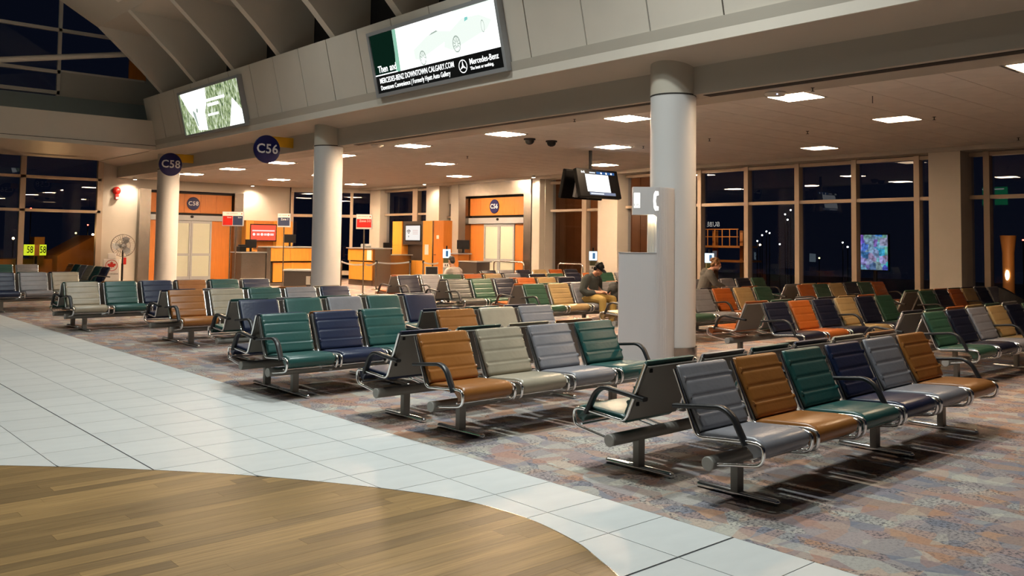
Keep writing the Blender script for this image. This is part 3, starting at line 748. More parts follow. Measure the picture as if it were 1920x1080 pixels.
# the lamps near the right-hand windows are partly switched off
DIF = {}
for pw_ in (0.10, 0.45, 0.8, 1.2, 1.4):
    d_ = MB().box(-0.30, -0.30, -0.012, 0.30, 0.30, 0.004).mesh('diffuser'); d_.materials.append(lens_mat(pw_)); DIF[pw_] = d_
def lamp_power(x, y): return (0.10 if x > 13 else 0.45) if y < 8 else (0.10 if x > 18 else 0.8) if y < 12 else 1.2 if y < 15 else 1.4
fr = MB()
for a in (-1, 1):
    fr.box(a * 0.318 - 0.017, -0.335, -0.008, a * 0.318 + 0.017, 0.335, 0.006); fr.box(-0.30, a * 0.318 - 0.017, -0.008, 0.30, a * 0.318 + 0.017, 0.006)
frm = fr.mesh('frame'); frm.materials.append(M['panel'])
ORD = ['first', 'second', 'third', 'fourth', 'fifth', 'sixth', 'seventh', 'eighth', 'ninth']
rown = {12.17: 'row nearest the round columns', 15.53: 'middle row of the lounge', 18.89: 'row nearest the windows'}
seen = {}
for (x, y) in TROF:
    k_ = seen.get(x, 0); seen[x] = k_ + 1
    e = empty('ceiling_light', (x, y, ZC))
    link('diffuser', DIF[lamp_power(x, y)], None, e); link('frame', frm, None, e)
    tag(e, 'lit square ceiling light, %s from the right in the %s' % (ORD[k_], rown[x]), 'ceiling light', 'square fluorescent lights in the lounge ceiling')
# sprinklers
sp = MB().lathe([(0.03, 0.0), (0.03, -0.006), (0.008, -0.008), (0.008, -0.05), (0.028, -0.052), (0.028, -0.056)], n=10)
sp_me = sp.mesh('sprinkler', True); sp_me.materials.append(M['darkgap'])
for (x, y, w) in [(11.63, 6.65, 'beside the wireless access point'), (15.7, 6.66, 'right of the second nearest light'), (15.72, 11.42, 'just right of the front column'), (15.99, 9.26, 'nearest the middle mullions'),
                  (19.79, 6.7, 'by the right-hand pier'), (11.57, 11.41, 'left of the front column'), (14.66, 18.46, 'over the grey and green seats'), (15.88, 13.4, 'beside the hanging monitors')]:
    tag(link('sprinkler', sp_me, None, None, loc=(x, y, ZC)), 'tiny dark ceiling sprinkler ' + w, 'sprinkler', 'sprinklers in the lounge ceiling')
tag(obj('ceiling_hook', MB().tube([(12.91, 6.39, ZC), (12.91, 6.39, ZC - 0.11)], 0.006, 6), 'black'), 'thin black rod hanging from the ceiling before the second light', 'rod')
ap = empty('access_point', (11.62, 7.25, ZC)); tag(ap, 'white wireless access point with a blue light near the front column', 'access point')
obj('housing', MB().lathe([(0.15, 0.0), (0.16, -0.02), (0.14, -0.05), (0.05, -0.06)], n=24), 'panel', ap, smooth=True)
obj('status_light', MB().ell((-0.1, -0.09, -0.045), (0.012, 0.012, 0.012), 8, 6), emit('blue_led', (0.4, 0.5, 1.0), 12), ap)
sd = obj('smoke_detector', MB().lathe([(0.14, 0), (0.15, -0.03), (0.10, -0.06), (0.03, -0.07)], n=20), 'panel', smooth=True, loc=(11.44, 17.86, ZC)); tag(sd, 'round white smoke detector at the beam near the second column', 'smoke detector')
for (x, y, w) in [(13.09, 14.29, 'left'), (13.70, 14.23, 'right')]:
    e = empty('dome_camera', (x, y, ZC)); tag(e, 'black ceiling dome camera, the %s of the pair' % w, 'camera', 'dome cameras in the ceiling')
    obj('ring', MB().lathe([(0.13, 0.0), (0.13, -0.03), (0.10, -0.035)], n=20), 'black', e, smooth=True)
    obj('dome', MB().lathe([(0.105, -0.03), (0.10, -0.07), (0.075, -0.11), (0.03, -0.13)], n=20), 'black', e, smooth=True)

# small spotlights washing the gate walls
for (x, y, z, aim, p, w) in [(11.45, 34.75, 3.93, (-0.15, 0.5, -1), 115, 'left of gate C58'), (16.2, 34.75, 3.93, (0.25, 0.5, -1), 150, 'right of gate C58'), (20.35, 22.0, 3.93, (0.4, 0.25, -1), 90, 'right of gate C56'), (20.2, 28.1, 3.93, (0.5, -0.15, -1), 70, 'left of gate C56')]:
    e = empty('spotlight', (x, y, z)); tag(e, 'small bright ceiling spotlight ' + w, 'spotlight', 'spotlights washing the gate walls')
    obj('housing', MB().lathe([(0.07, 0.07), (0.075, 0.0), (0.06, 0.0)], n=16), 'panel', e, smooth=True)
    obj('bulb', MB().lathe([(0.055, 0.004), (0.055, -0.004)], n=16), emit('spot_bulb', (1.0, 0.86, 0.68), 40), e)
    d = bpy.data.lights.new('spotlight_lamp', 'SPOT'); d.energy = p * 1.3; d.color = (1.0, 0.80, 0.58); d.spot_size = radians(110); d.spot_blend = 0.8; d.shadow_soft_size = 0.05
    o = bpy.data.objects.new('spotlight_lamp', d); COL.objects.link(o); o.location = (x, y, z - 0.03); o.rotation_euler = Vector(aim).to_track_quat('-Z', 'Y').to_euler()

# ================================================================== BLADE SIGNS
def blade(s, y, x, lab):
    e = empty('gate_disc_sign', (x, y, 4.02)); tag(e, lab, 'sign', 'round gate signs over the columns')
    obj('disc', MB().lathe([(0.335, -0.035), (0.36, -0.02), (0.36, 0.02), (0.335, 0.035)], axis='y', n=40), 'navy_sign', e, smooth=True, ang=50)
    text('lettering', s, 0.335, 'white', e, (0, -0.0365, 0.0), RX, bold=0.006, spacing=1.06)
    text('lettering', s, 0.335, 'white', e, (0, 0.0365, 0.0), (pi / 2, 0, pi), bold=0.006, spacing=1.06)
    obj('arm', MB().box(0.16, 0.038, 0.09, 10.952 - x, 0.07, 0.35), 'yellow', e)
blade('C56', 21.09, 10.19, 'navy disc sign lettered C56 on a yellow arm under the fascia')
blade('C58', 27.78, 10.21, 'navy disc sign lettered C58 on a yellow arm, farther left')

# ================================================================== LIGHT BOX ADVERTS ON THE FASCIA
nrm = sqrt(1 + FK * FK)
def fascia_frame(name, yc, zc, lab):
    e = bpy.data.objects.new(name, None); COL.objects.link(e)
    ey = Vector((-FK, 0, 1)).normalized(); ex = Vector((0, -1, 0)); ez = ex.cross(ey)
    m = Matrix(((ex.x, ey.x, ez.x, fx(zc) - 0.014), (ex.y, ey.y, ez.y, yc), (ex.z, ey.z, ez.z, zc), (0, 0, 0, 1)))
    e.matrix_world = m; tag(e, lab, 'light box', 'lit adverts on the fascia'); return e
M['frame_alu'] = mat('aluminium_frame', (0.40, 0.41, 0.43), 0.45, 0.3)
def lightbox(e, w, h):
    f = MB(); t = 0.075
    for a in (-1, 1):
        f.box(a * (w / 2 - t / 2) - t / 2, -h / 2, 0, a * (w / 2 - t / 2) + t / 2, h / 2, 0.13)
        f.box(-w / 2 + t, a * (h / 2 - t / 2) - t / 2, 0, w / 2 - t, a * (h / 2 - t / 2) + t / 2, 0.13)
    obj('frame', f, 'frame_alu', e)
def flat(name, poly, z, m, e):
    mb = MB().add([(p[0], p[1], z) for p in poly], [tuple(range(len(poly)))]); return obj(name, mb, m, e)
WH = emit('lit_white', (0.97, 1.0, 0.985), 1.7)
# advert 1
e1 = fascia_frame('advert_light_box', 13.77, 5.425, 'lit car dealer advert light box between the front columns')
aw, ah = 4.22, 1.36; lightbox(e1, aw, ah)
sw, sh = aw - 0.15, ah - 0.15
def U(u, v): return ((u - 0.5) * sw, (v - 0.5) * sh)
flat('screen', [U(0, 0), U(1, 0), U(1, 1), U(0, 1)], 0.10, WH, e1)
BLK = mat('black_print', (0.01, 0.011, 0.012), 0.25); DG = emit('dark_green_print', (0.006, 0.03, 0.018), 0.5)
flat('print_band', [U(0, 0), U(1, 0), U(1, 0.30), U(0, 0.30)], 0.103, BLK, e1)
flat('print_dark', [U(0, 0.30), U(0.185, 0.30), U(0.20, 0.6), U(0.205, 1), U(0, 1)], 0.103, DG, e1)
flat('print_glow', [U(0.185, 0.30), U(0.225, 0.30), U(0.235, 1), U(0.205, 1), U(0.20, 0.6)], 0.1025, emit('green_glow_print', (0.30, 0.62, 0.46), 0.9), e1)
flat('print_line', [U(0, 0.30), U(0.20, 0.30), U(0.20, 0.318), U(0, 0.318)], 0.105, WH, e1)
G1 = emit('pale_green_print', (0.80, 0.93, 0.83), 1.25); G2 = emit('grey_green_print', (0.42, 0.52, 0.45), 0.9); G3 = emit('faint_print', (0.84, 0.92, 0.86), 1.08)
flat('print_car', [U(0.36, 0.43), U(0.40, 0.40), U(0.66, 0.62), U(0.66, 0.72), U(0.56, 0.78), U(0.48, 0.74), U(0.36, 0.58)], 0.1032, G3, e1)
flat('print_car', [U(0.60, 0.50), U(0.66, 0.42), U(0.92, 0.60), U(0.96, 0.72), U(0.88, 0.84), U(0.76, 0.86), U(0.62, 0.66)], 0.1034, G3, e1)
flat('print_shadow', [U(0.44, 0.40), U(0.60, 0.47), U(0.60, 0.50), U(0.44, 0.43)], 0.1036, G1, e1)
flat('print_shadow', [U(0.74, 0.40), U(0.92, 0.53), U(0.92, 0.57), U(0.74, 0.44)], 0.1036, G1, e1)
flat('print_building', [U(0.72, 0.88), U(0.98, 0.92), U(0.98, 1.0), U(0.70, 1.0)], 0.1032, G1, e1)
flat('print_windscreen', [U(0.50, 0.74), U(0.57, 0.77), U(0.56, 0.79), U(0.52, 0.77)], 0.1038, G2, e1)
flat('print_mirror', [U(0.775, 0.80), U(0.80, 0.82), U(0.80, 0.86), U(0.78, 0.86)], 0.1038, emit('cyan_print', (0.3, 0.8, 0.75), 0.8), e1)
def ring(u, v, r, w, m, e, z=0.104, sp=0, sx=0.72):
    mb = MB(); n = 28; c = U(u, v)
    vs = [(c[0] + rr * cos(2 * pi * k / n) * sx, c[1] + rr * sin(2 * pi * k / n), z) for rr in (r, r - w) for k in range(n)]
    mb.add(vs, [(k, (k + 1) % n, n + (k + 1) % n, n + k) for k in range(n)])
    for s_ in range(sp):
        a = 2 * pi * s_ / sp; ca, sa = cos(a), sin(a); q = w * 0.3
        mb.add([(c[0] + (0.25 * r * ca - q * sa) * sx, c[1] + 0.25 * r * sa + q * ca, z), (c[0] + (0.25 * r * ca + q * sa) * sx, c[1] + 0.25 * r * sa - q * ca, z), (c[0] + (0.85 * r * ca + q * sa) * sx, c[1] + 0.85 * r * sa - q * ca, z), (c[0] + (0.85 * r * ca - q * sa) * sx, c[1] + 0.85 * r * sa + q * ca, z)], [(0, 1, 2, 3)])
    return obj('print_wheel', mb, m, e)
ring(0.425, 0.42, 0.145, 0.024, G2, e1, sp=9); ring(0.695, 0.50, 0.16, 0.026, G2, e1, sp=11); ring(0.895, 0.66, 0.115, 0.018, G2, e1, sp=0, sx=0.4)
for w_, u_0 in (('Then', 0.03), ('and', 0.135)): text('lettering', w_, 0.20, WH, e1, (*U(u_0, 0.40), 0.105), (0, 0, 0), align='LEFT', bold=0.002, sx=0.86)
text('lettering', 'MERCEDES-BENZ DOWNTOWN CALGARY.COM', 0.155, WH, e1, (*U(0.028, 0.205), 0.105), (0, 0, 0), align='LEFT', bold=0.001, sx=0.74, spacing=1.02)
text('lettering', 'Downtown Convenience | Formerly Hyatt Auto Gallery', 0.135, WH, e1, (*U(0.028, 0.085), 0.105), (0, 0, 0), align='LEFT', bold=0.0005, sx=0.76, spacing=1.02)
text('lettering', 'Mercedes-Benz', 0.155, WH, e1, (*U(0.765, 0.185), 0.105), (0, 0, 0), align='LEFT', bold=0.001, sx=0.86)
text('lettering', 'The best or nothing.', 0.085, WH, e1, (*U(0.765, 0.085), 0.105), (0, 0, 0), align='LEFT', bold=0.001, sx=0.95)
lg = MB(); c0 = U(0.715, 0.145); n = 40; R0 = 0.125
lg.add([(c0[0] + rr * cos(2 * pi * k / n), c0[1] + rr * sin(2 * pi * k / n), 0.105) for rr in (R0, R0 - 0.016) for k in range(n)], [(k, (k + 1) % n, n + (k + 1) % n, n + k) for k in range(n)])
for s_ in range(3):
    a = pi / 2 + 2 * pi * s_ / 3; b1, b2 = a + pi / 3, a - pi / 3
    lg.add([(c0[0], c0[1], 0.105), (c0[0] + 0.024 * cos(b2), c0[1] + 0.024 * sin(b2), 0.105), (c0[0] + (R0 - 0.01) * cos(a), c0[1] + (R0 - 0.01) * sin(a), 0.105), (c0[0] + 0.024 * cos(b1), c0[1] + 0.024 * sin(b1), 0.105)], [(0, 1, 2, 3)])
obj('emblem', lg, WH, e1)
# advert 2
def foliage_mat():
    m = bpy.data.materials.new('foliage_print'); m.use_nodes = True; nt = m.node_tree; N = nt.nodes; L = nt.links
    N.clear(); o = N.new('ShaderNodeOutputMaterial'); e = N.new('ShaderNodeEmission'); tc = N.new('ShaderNodeTexCoord'); mp = N.new('ShaderNodeMapping'); mp.inputs['Scale'].default_value = (8, 3, 1)
    L.new(tc.outputs['Object'], mp.inputs[0]); nz = N.new('ShaderNodeTexNoise'); nz.inputs['Scale'].default_value = 1.6; nz.inputs['Detail'].default_value = 6; nz.inputs['Roughness'].default_value = 0.7; L.new(mp.outputs[0], nz.inputs['Vector'])
    cr = N.new('ShaderNodeValToRGB'); E_ = cr.color_ramp.elements; E_[0].position = 0.38; E_[0].color = (0.05, 0.09, 0.05, 1); E_[1].position = 0.66; E_[1].color = (0.95, 1.0, 0.9, 1)
    q = E_.new(0.5); q.color = (0.34, 0.44, 0.20, 1); L.new(nz.outputs[0], cr.inputs[0]); L.new(cr.outputs[0], e.inputs[0]); e.inputs[1].default_value = 1.0; L.new(e.outputs[0], o.inputs[0]); return m
e2 = fascia_frame('advert_light_box', 24.33, 5.425, 'lit forest picture advert light box, farther left on the fascia'); lightbox(e2, aw, ah)
flat('screen', [U(0, 0), U(1, 0), U(1, 1), U(0, 1)], 0.10, foliage_mat(), e2)
flat('print_sky', [U(0.02, 1), U(0.02, 0.96), U(0.12, 0.55), U(0.20, 0.35), U(0.24, 0.06), U(0.40, 0.02), U(0.40, 0.45), U(0.45, 0.62), U(0.47, 1)], 0.102, WH, e2)
flat('print_triangle', [U(0.76, 0.0), U(0.99, 0.0), U(0.99, 0.30), U(0.87, 0.62)], 0.102, WH, e2)
for (u0, u1, v0, v1) in [(0.42, 0.76, 0.665, 0.73), (0.46, 0.65, 0.55, 0.62), (0.44, 0.62, 0.33, 0.385)]:
    flat('print_text_bar', [U(u0, v0), U(u1, v0), U(u1, v1), U(u0, v1)], 0.103, WH, e2)
flat('print_figure', [U(0.235, 0.16), U(0.255, 0.16), U(0.235, 0.48), U(0.20, 0.55), U(0.19, 0.5)], 0.1035, G2, e2)
flat('print_figure', [U(0.25, 0.5), U(0.28, 0.46), U(0.29, 0.56), U(0.26, 0.58)], 0.1035, G2, e2)

# ================================================================== HANGING FLIGHT MONITORS
fm = empty('flight_monitor', (15.8, 15.02, ZC)); tag(fm, 'pair of black flight monitors hanging from the ceiling on a pole', 'monitor')
obj('pole', MB().box(-0.03, -0.03, -0.72, 0.03, 0.03, 0.0), 'black', fm)
def monitor(sgn):
    e = MB().box(-0.73, -0.06, -0.36, 0.73, 0.06, 0.36)
    o = obj('monitor', e, 'monitor', fm, bevel=0.02, loc=(0, -0.25 * sgn, -0.84), rot=(radians(-14) if sgn > 0 else radians(14), 0, 0)); return o
mf = monitor(1); mbk = monitor(-1)
def sc(parent, name, x0, z0, x1, z1, y, m): return obj(name, MB().add([(x0, y, z0), (x1, y, z0), (x1, y, z1), (x0, y, z1)], [(0, 1, 2, 3)]), m, parent)
sc(mf, 'screen', -0.66, -0.31, 0.66, 0.31, -0.061, 'monitor')
sc(mf, 'screen_page', -0.46, -0.22, 0.36, 0.22, -0.063, emit('white_page', (0.95, 0.98, 1.0), 1.6))
sc(mf, 'screen_header', -0.05, 0.235, 0.60, 0.30, -0.063, emit('blue_header', (0.05, 0.16, 0.45), 0.7))
sc(mf, 'screen_footer', -0.40, -0.30, 0.52, -0.23, -0.063, emit('grey_footer', (0.30, 0.34, 0.48), 0.8))
text('lettering', '8:42', 0.075, WH, mf, (-0.52, -0.064, 0.265), RX, bold=0.001)
sc(mf, 'screen_text', -0.30, 0.245, -0.09, 0.28, -0.0645, emit('header_text', (0.9, 0.95, 1.0), 0.9))
for x_ in (0.12, 0.30, 0.48): sc(mf, 'screen_icon', x_ - 0.025, 0.243, x_ + 0.025, 0.285, -0.0645, WH)
sc(mf, 'screen_text', -0.36, -0.282, 0.10, -0.25, -0.0645, emit('ticker_text', (0.9, 0.95, 1.0), 1.0))
for x_ in (-0.3, 0.12): obj('bracket', MB().box(x_ - 0.05, -0.14, -0.3, x_ + 0.05, -0.061, 0.3), 'frame_alu', mbk)

# ================================================================== TELEPHONE KIOSK
kio = empty('telephone_kiosk', (0, 0, 0)); tag(kio, 'ribbed grey telephone kiosk with a lit handset symbol before the front column', 'kiosk')
KA, KB, KC = Vector((9.80, 8.72)), Vector((10.22, 8.30)), Vector((10.62, 8.36))
path = []
for i in range(14): path.append(KA.lerp(KB, i / 14 * 0.78))
q0 = KA.lerp(KB, 0.78)
for i in range(19):
    t = i / 18; path.append((1 - t) ** 2 * q0 + 2 * t * (1 - t) * (KB + Vector((0.07, -0.09))) + t * t * KC)
# resample evenly
seg = [0.0]
for a, b in zip(path[:-1], path[1:]): seg.append(seg[-1] + (b - a).length)
KL = seg[-1]
def kp(s):
    s = max(0, min(KL, s))
    for i in range(len(seg) - 1):
        if seg[i + 1] >= s: return path[i].lerp(path[i + 1], (s - seg[i]) / (seg[i + 1] - seg[i] + 1e-9))
    return path[-1]
def kn(s):
    t = (kp(s + 0.01) - kp(s - 0.01)).normalized(); return Vector((t.y, -t.x))       # outwards, to the viewer
NS = 66; s1, s2 = 0.20, 0.545
lo, hi = MB(), MB()
for i in range(NS):
    sa, sb = KL * i / NS, KL * (i + 1) / NS; sm_ = (sa + sb) / 2
    cuts = [(sa, sa + 0.58 * (sb - sa), 0.009), (sa + 0.58 * (sb - sa), sb, 0.0)]
    for (a, b, o_) in cuts:
        if sm_ < s2: rng = [(0, 1.57)]
        else: rng = []
        if sm_ >= s1 and sm_ < s2:
            d = s2 - sm_; zb = 2.14 if d > 0.06 else 2.14 - 0.06 + sqrt(max(0, 0.0036 - (0.06 - d) ** 2))
            rng.append((zb, 2.55))
        if sm_ >= s2: rng = [(0, 2.55)]
        pa, pb = kp(a) + kn(a) * o_, kp(b) + kn(b) * o_; dp = lerp(0.20, 0.03, max(0.0, (sm_ - 0.5 * KL) / (0.5 * KL))); ia, ib = kp(a) - kn(a) * dp, kp(b) - kn(b) * dp
        for (z0, z1) in rng: hi.prism([(pa.x, pa.y), (pb.x, pb.y), (ib.x, ib.y), (ia.x, ia.y)], 'z', z0, z1)
obj('ribbed_body', hi, 'ribbed', kio)
obj('counter_edge', MB().prism([tuple(kp(t * s2 / 8) + kn(t * s2 / 8) * 0.012) for t in range(9)] + [tuple(kp(t * s2 / 8) - kn(t * s2 / 8) * 0.17) for t in range(8, -1, -1)], 'z', 1.57, 1.585), 'frame_alu', kio)
ip, inn = kp(s2 - 0.003), kn(s2)
tdir = Vector((-inn.y, inn.x))
for i in range(5):                                            # ribbed inner panel of the niche, lit by a small lamp under the head
    a_ = ip - tdir * (-0.0 ) + (kp(s2 - 0.10 + i * 0.02) - kp(s2)); b_ = ip + (kp(s2 - 0.10 + (i + 1) * 0.02 - 0.004) - kp(s2))
    obj('niche_rib', MB().prism([tuple(a_ - inn * 0.09), tuple(b_ - inn * 0.09), tuple(b_ - inn * 0.12), tuple(a_ - inn * 0.12)], 'z', 1.585, 2.14), 'panel', kio)
lp_ = kp(s2 - 0.07) - kn(s2 - 0.07) * 0.03
d = bpy.data.lights.new('niche_lamp', 'POINT'); d.energy = 1.6; d.color = (1.0, 0.82, 0.5); d.shadow_soft_size = 0.02
o = bpy.data.objects.new('niche_lamp', d); COL.objects.link(o); o.location = (lp_.x, lp_.y, 2.09)
def on_kiosk(name, poly, m):
    mb = MB(); mb.add([(*(kp(s) + kn(s) * 0.010), z) for s, z in poly] + [(*(kp(s) + kn(s) * 0.004), z) for s, z in poly], [tuple(range(len(poly)))] + [(i, (i + 1) % len(poly), len(poly) + (i + 1) % len(poly), len(poly) + i) for i in range(len(poly))])
    return obj(name, mb, m, kio)
LIT = emit('lit_sign_white', (1.0, 0.97, 0.90), 2.2)
sx0 = 0.505
hs = [(0.075, 0.14), (0.02, 0.145), (-0.005, 0.10), (-0.012, 0.0), (-0.005, -0.10), (0.02, -0.145), (0.075, -0.14), (0.08, -0.085), (0.04, -0.075), (0.03, 0.0), (0.04, 0.075), (0.08, 0.085)]
on_kiosk('handset_symbol', [(sx0 + a * 0.85, 2.345 + b) for a, b in hs], LIT)
on_kiosk('lit_panel', [(s1 + 0.012, 2.24), (s1 + 0.10, 2.24), (s1 + 0.10, 2.46), (s1 + 0.012, 2.46)], LIT)
pt = kp(s1 + 0.055) + kn(s1 + 0.055) * 0.0125
text('lettering', 'US', 0.075, BLK, kio, (pt.x, pt.y, 2.275), (pi / 2, 0, atan2(KB.y - KA.y, KB.x - KA.x)))
# ================================================================== GATES
def leaf_poly(r):
    h = [(0, 1.0), (0.16, 0.68), (0.36, 0.76), (0.27, 0.30), (0.52, 0.52), (0.60, 0.38), (0.92, 0.42), (0.82, 0.22), (0.95, 0.10), (0.50, -0.25), (0.56, -0.42), (0.06, -0.36), (0.05, -0.85)]
    return [(x * r, y * r) for x, y in h] + [(-x * r, y * r) for x, y in h[::-1][:-1]]
def gate(lab, num, origin, rz, x0, x1, d0, d1, hz, ztop, disc_x):
    """portal in local coordinates: x along the wall, -y towards the lounge"""
    e = empty('gate_portal', origin, rz); tag(e, lab, 'gate', 'boarding gate portals')
    jl, jr = 0.42, 0.38
    obj('jamb', MB().box(x0, -0.28, 0, x0 + jl, 0.2, ztop), 'steel', e); obj('jamb', MB().box(x1 - jr, -0.28, 0, x1, 0.2, ztop), 'steel', e)
    if ztop > 3.7: obj('top_beam', MB().box(x0 + 0.001, -0.30, 3.42, x1 - 0.001, 0.2, ztop), 'steel', e)
    a, b = x0 + jl, x1 - jr
    obj('header_recess', MB().box(a, 0.02, hz[0] - 0.08, b, 0.14, hz[1] + 0.08), 'darkgap', e)
    np_ = 5
    for i in range(np_):
        u0, u1 = lerp(a + 0.05, b - 0.05, i / np_), lerp(a + 0.05, b - 0.05, (i + 1) / np_)
        obj('header_panel', MB().box(u0 + 0.003, -0.10, hz[0], u1 - 0.003, 0.02, hz[1]), 'rust', e)
    obj('lintel', MB().box(a, -0.12, hz[0] - 0.30, b, 0.1, hz[0] - 0.09), 'frame_alu', e)
    sn = (d0 + d1) / 2
    obj('sensor', MB().ell((sn, -0.13, hz[0] - 0.15), (0.07, 0.03, 0.05), 12, 8), 'black', e, smooth=True)
    zt = hz[0] - 0.31
    for (p0, p1) in ((a, d0), (d1, b)):
        obj('side_panel', MB().box(p0 + 0.004, -0.02, 0, p1 - 0.004, 0.06, zt), 'rust', e)
    for k_, (p0, p1) in enumerate(((d0, sn), (sn, d1))):
        dl = empty('door_leaf', (0, 0, 0)); dl.parent = e
        f = MB(); t = 0.075
        f.box(p0 + 0.004, -0.06, 0.02, p0 + t, 0.0, zt); f.box(p1 - t, -0.06, 0.02, p1 - 0.004, 0.0, zt)
        for z0, z1 in ((0.02, 0.2), (1.02, 1.12), (zt - 0.1, zt)): f.box(p0 + t, -0.06, z0, p1 - t, 0.0, z1)
        obj('stile_frame', f, 'frame_alu', dl)
        obj('pane', MB().box(p0 + t, -0.035, 0.2, p1 - t, -0.025, 1.02), 'frost', dl); obj('pane', MB().box(p0 + t, -0.035, 1.12, p1 - t, -0.025, zt - 0.1), 'frost', dl)
    zc = (hz[0] + hz[1]) / 2
    obj('number_disc', MB().lathe([(0.25, -0.13), (0.26, -0.12), (0.26, -0.10)], c=(disc_x, 0, zc), axis='y', n=32), 'navy_sign', e, smooth=True, ang=40)
    text('lettering', num, 0.235, 'white', e, (disc_x, -0.132, zc), RX, bold=0.004, spacing=1.08)
    return e
gate('boarding gate C58 with orange header and frosted sliding doors', 'C58', (0, YF, 0), 0, 11.75, 15.95, 13.0, 14.72, (2.74, 3.50), 3.62, 13.9)
# C56 faces -X: local x = -Y
gate('boarding gate C56 with steel portal and frosted sliding doors', 'C56', (20.9, 0, 0), -pi / 2, -26.45, -22.40, -25.2, -23.5, (2.70, 3.34), 3.90, -24.55)
struct('door_1', MB().box(20.95, 22.4, 0, 21.4, 26.45, 0.02), 'steel', label='threshold of gate C56')
# brightly lit returns beside gate C56
struct('wall_gate', MB().box(20.65, 22.0, 0, 21.3, 22.38, ZC).box(20.75, 26.47, 0, 21.3, 27.1, ZC).box(20.7, 22.3, 3.9, 21.3, 26.5, ZC), 'wall', label='pale plaster returns around gate C56')

# ---- podiums
def slab(name, x0, y0, z0, x1, y1, z1, m, e, **k): return obj(name, MB().box(x0, y0, z0, x1, y1, z1), m, e, **k)
p58 = empty('gate_podium', (14.8, 30.8, 0)); tag(p58, 'orange and steel podium of gate C58 left of the second column', 'podium')
slab('steel_counter', -0.95, -0.35, 0, 0.0, 0.45, 1.22, 'steel', p58, bevel=0.01)
slab('counter_top', -1.0, -0.4, 1.22, 0.02, 0.5, 1.25, 'frame_alu', p58)
slab('steel_post', 0.0, -0.4, 0, 0.16, 0.4, 1.42, 'steel', p58)
slab('plinth', 0.16, -0.32, 0, 2.5, 0.4, 0.12, 'steel', p58)
for i in range(3):
    slab('lower_panel', 0.30 + i * 0.72, -0.34, 0.14, 0.30 + (i + 1) * 0.72 - 0.01, -0.25, 0.86, 'orange', p58)
    slab('upper_panel', 0.16 + i * 0.78, -0.42, 0.92, 0.16 + (i + 1) * 0.78 - 0.008, -0.25, 1.40, 'orange', p58)
slab('body', 0.16, -0.25, 0.12, 2.5, 0.4, 1.40, 'darkgap', p58)
slab('top', 0.05, -0.46, 1.42, 2.55, 0.45, 1.46, 'frame_alu', p58)
def computer(x, y, z, rz, lab):
    e = empty('computer_monitor', (x, y, z), rz); tag(e, lab, 'monitor', 'computer screens on the podiums')
    slab('screen_housing', -0.23, -0.03, 0.14, 0.23, 0.03, 0.46, 'black', e, bevel=0.01); slab('stand', -0.03, -0.02, 0.0, 0.03, 0.04, 0.16, 'black', e); slab('foot', -0.13, -0.09, 0.0, 0.13, 0.11, 0.015, 'black', e)
computer(14.45, 31.0, 1.25, 0.15, 'black computer screen on the steel counter of podium C58')
computer(16.05, 31.05, 1.46, -0.1, 'black computer screen on the orange top of podium C58')
pb = empty('boarding_printer', (14.05, 30.9, 1.25)); tag(pb, 'black boarding pass printer on the steel counter of podium C58', 'printer')
slab('case', -0.12, -0.15, 0.0, 0.12, 0.2, 0.2, 'black', pb, bevel=0.02); slab('scanner', -0.14, -0.2, 0.2, 0.08, 0.02, 0.27, 'black', pb, bevel=0.02)
# wall cabinet with red screen behind podium C58
cb = empty('wall_cabinet', (16.9, 34.9, 0)); tag(cb, 'orange wood wall cabinet behind podium C58', 'cabinet')
for i, (a, b) in enumerate([(-1.0, -0.66), (-0.66, 0.36), (0.36, 0.62), (0.62, 1.1)]):
    if i == 1:
        slab('door', a + 0.004, -0.26, 0, b - 0.004, 0.35, 1.30, 'orange', cb); slab('back_panel', a + 0.004, 0.0, 1.30, b - 0.004, 0.35, 2.50, 'rust', cb); slab('niche_shelf', a, -0.26, 1.30, b, 0.0, 1.33, 'darkgap', cb)
    else:
        slab('door', a + 0.004, -0.28, 0, b - 0.004, 0.35, 1.46, 'orange', cb); slab('door', a + 0.004, -0.28, 1.465, b - 0.004, 0.35, 2.50, 'orange', cb)
rs = empty('red_screen', (16.68, 34.66, 2.0)); tag(rs, 'lit red information screen above podium C58', 'screen')
slab('housing', -0.60, -0.04, -0.36, 0.60, 0.05, 0.36, 'black', rs)
slab('display', -0.56, -0.045, -0.32, 0.56, -0.04, 0.32, emit('red_display', (1.0, 0.13, 0.07), 1.0), rs)
for (x0, x1, z0, z1) in [(-0.50, 0.50, 0.05, 0.11), (-0.30, -0.17, -0.12, -0.03), (0.02, 0.15, -0.12, -0.03), (0.30, 0.46, -0.12, -0.03)]:
    slab('print_text', x0, -0.048, z0, x1, -0.045, z1, emit('pink_print', (1.0, 0.75, 0.7), 1.0), rs)
for x_ in (-0.42, -0.07, 0.22):
    obj('print_dot', MB().lathe([(0.06, -0.047), (0.06, -0.045)], c=(x_, 0, -0.075), axis='y', n=16), emit('pink_print', (1.0, 0.85, 0.82), 1.1), rs)
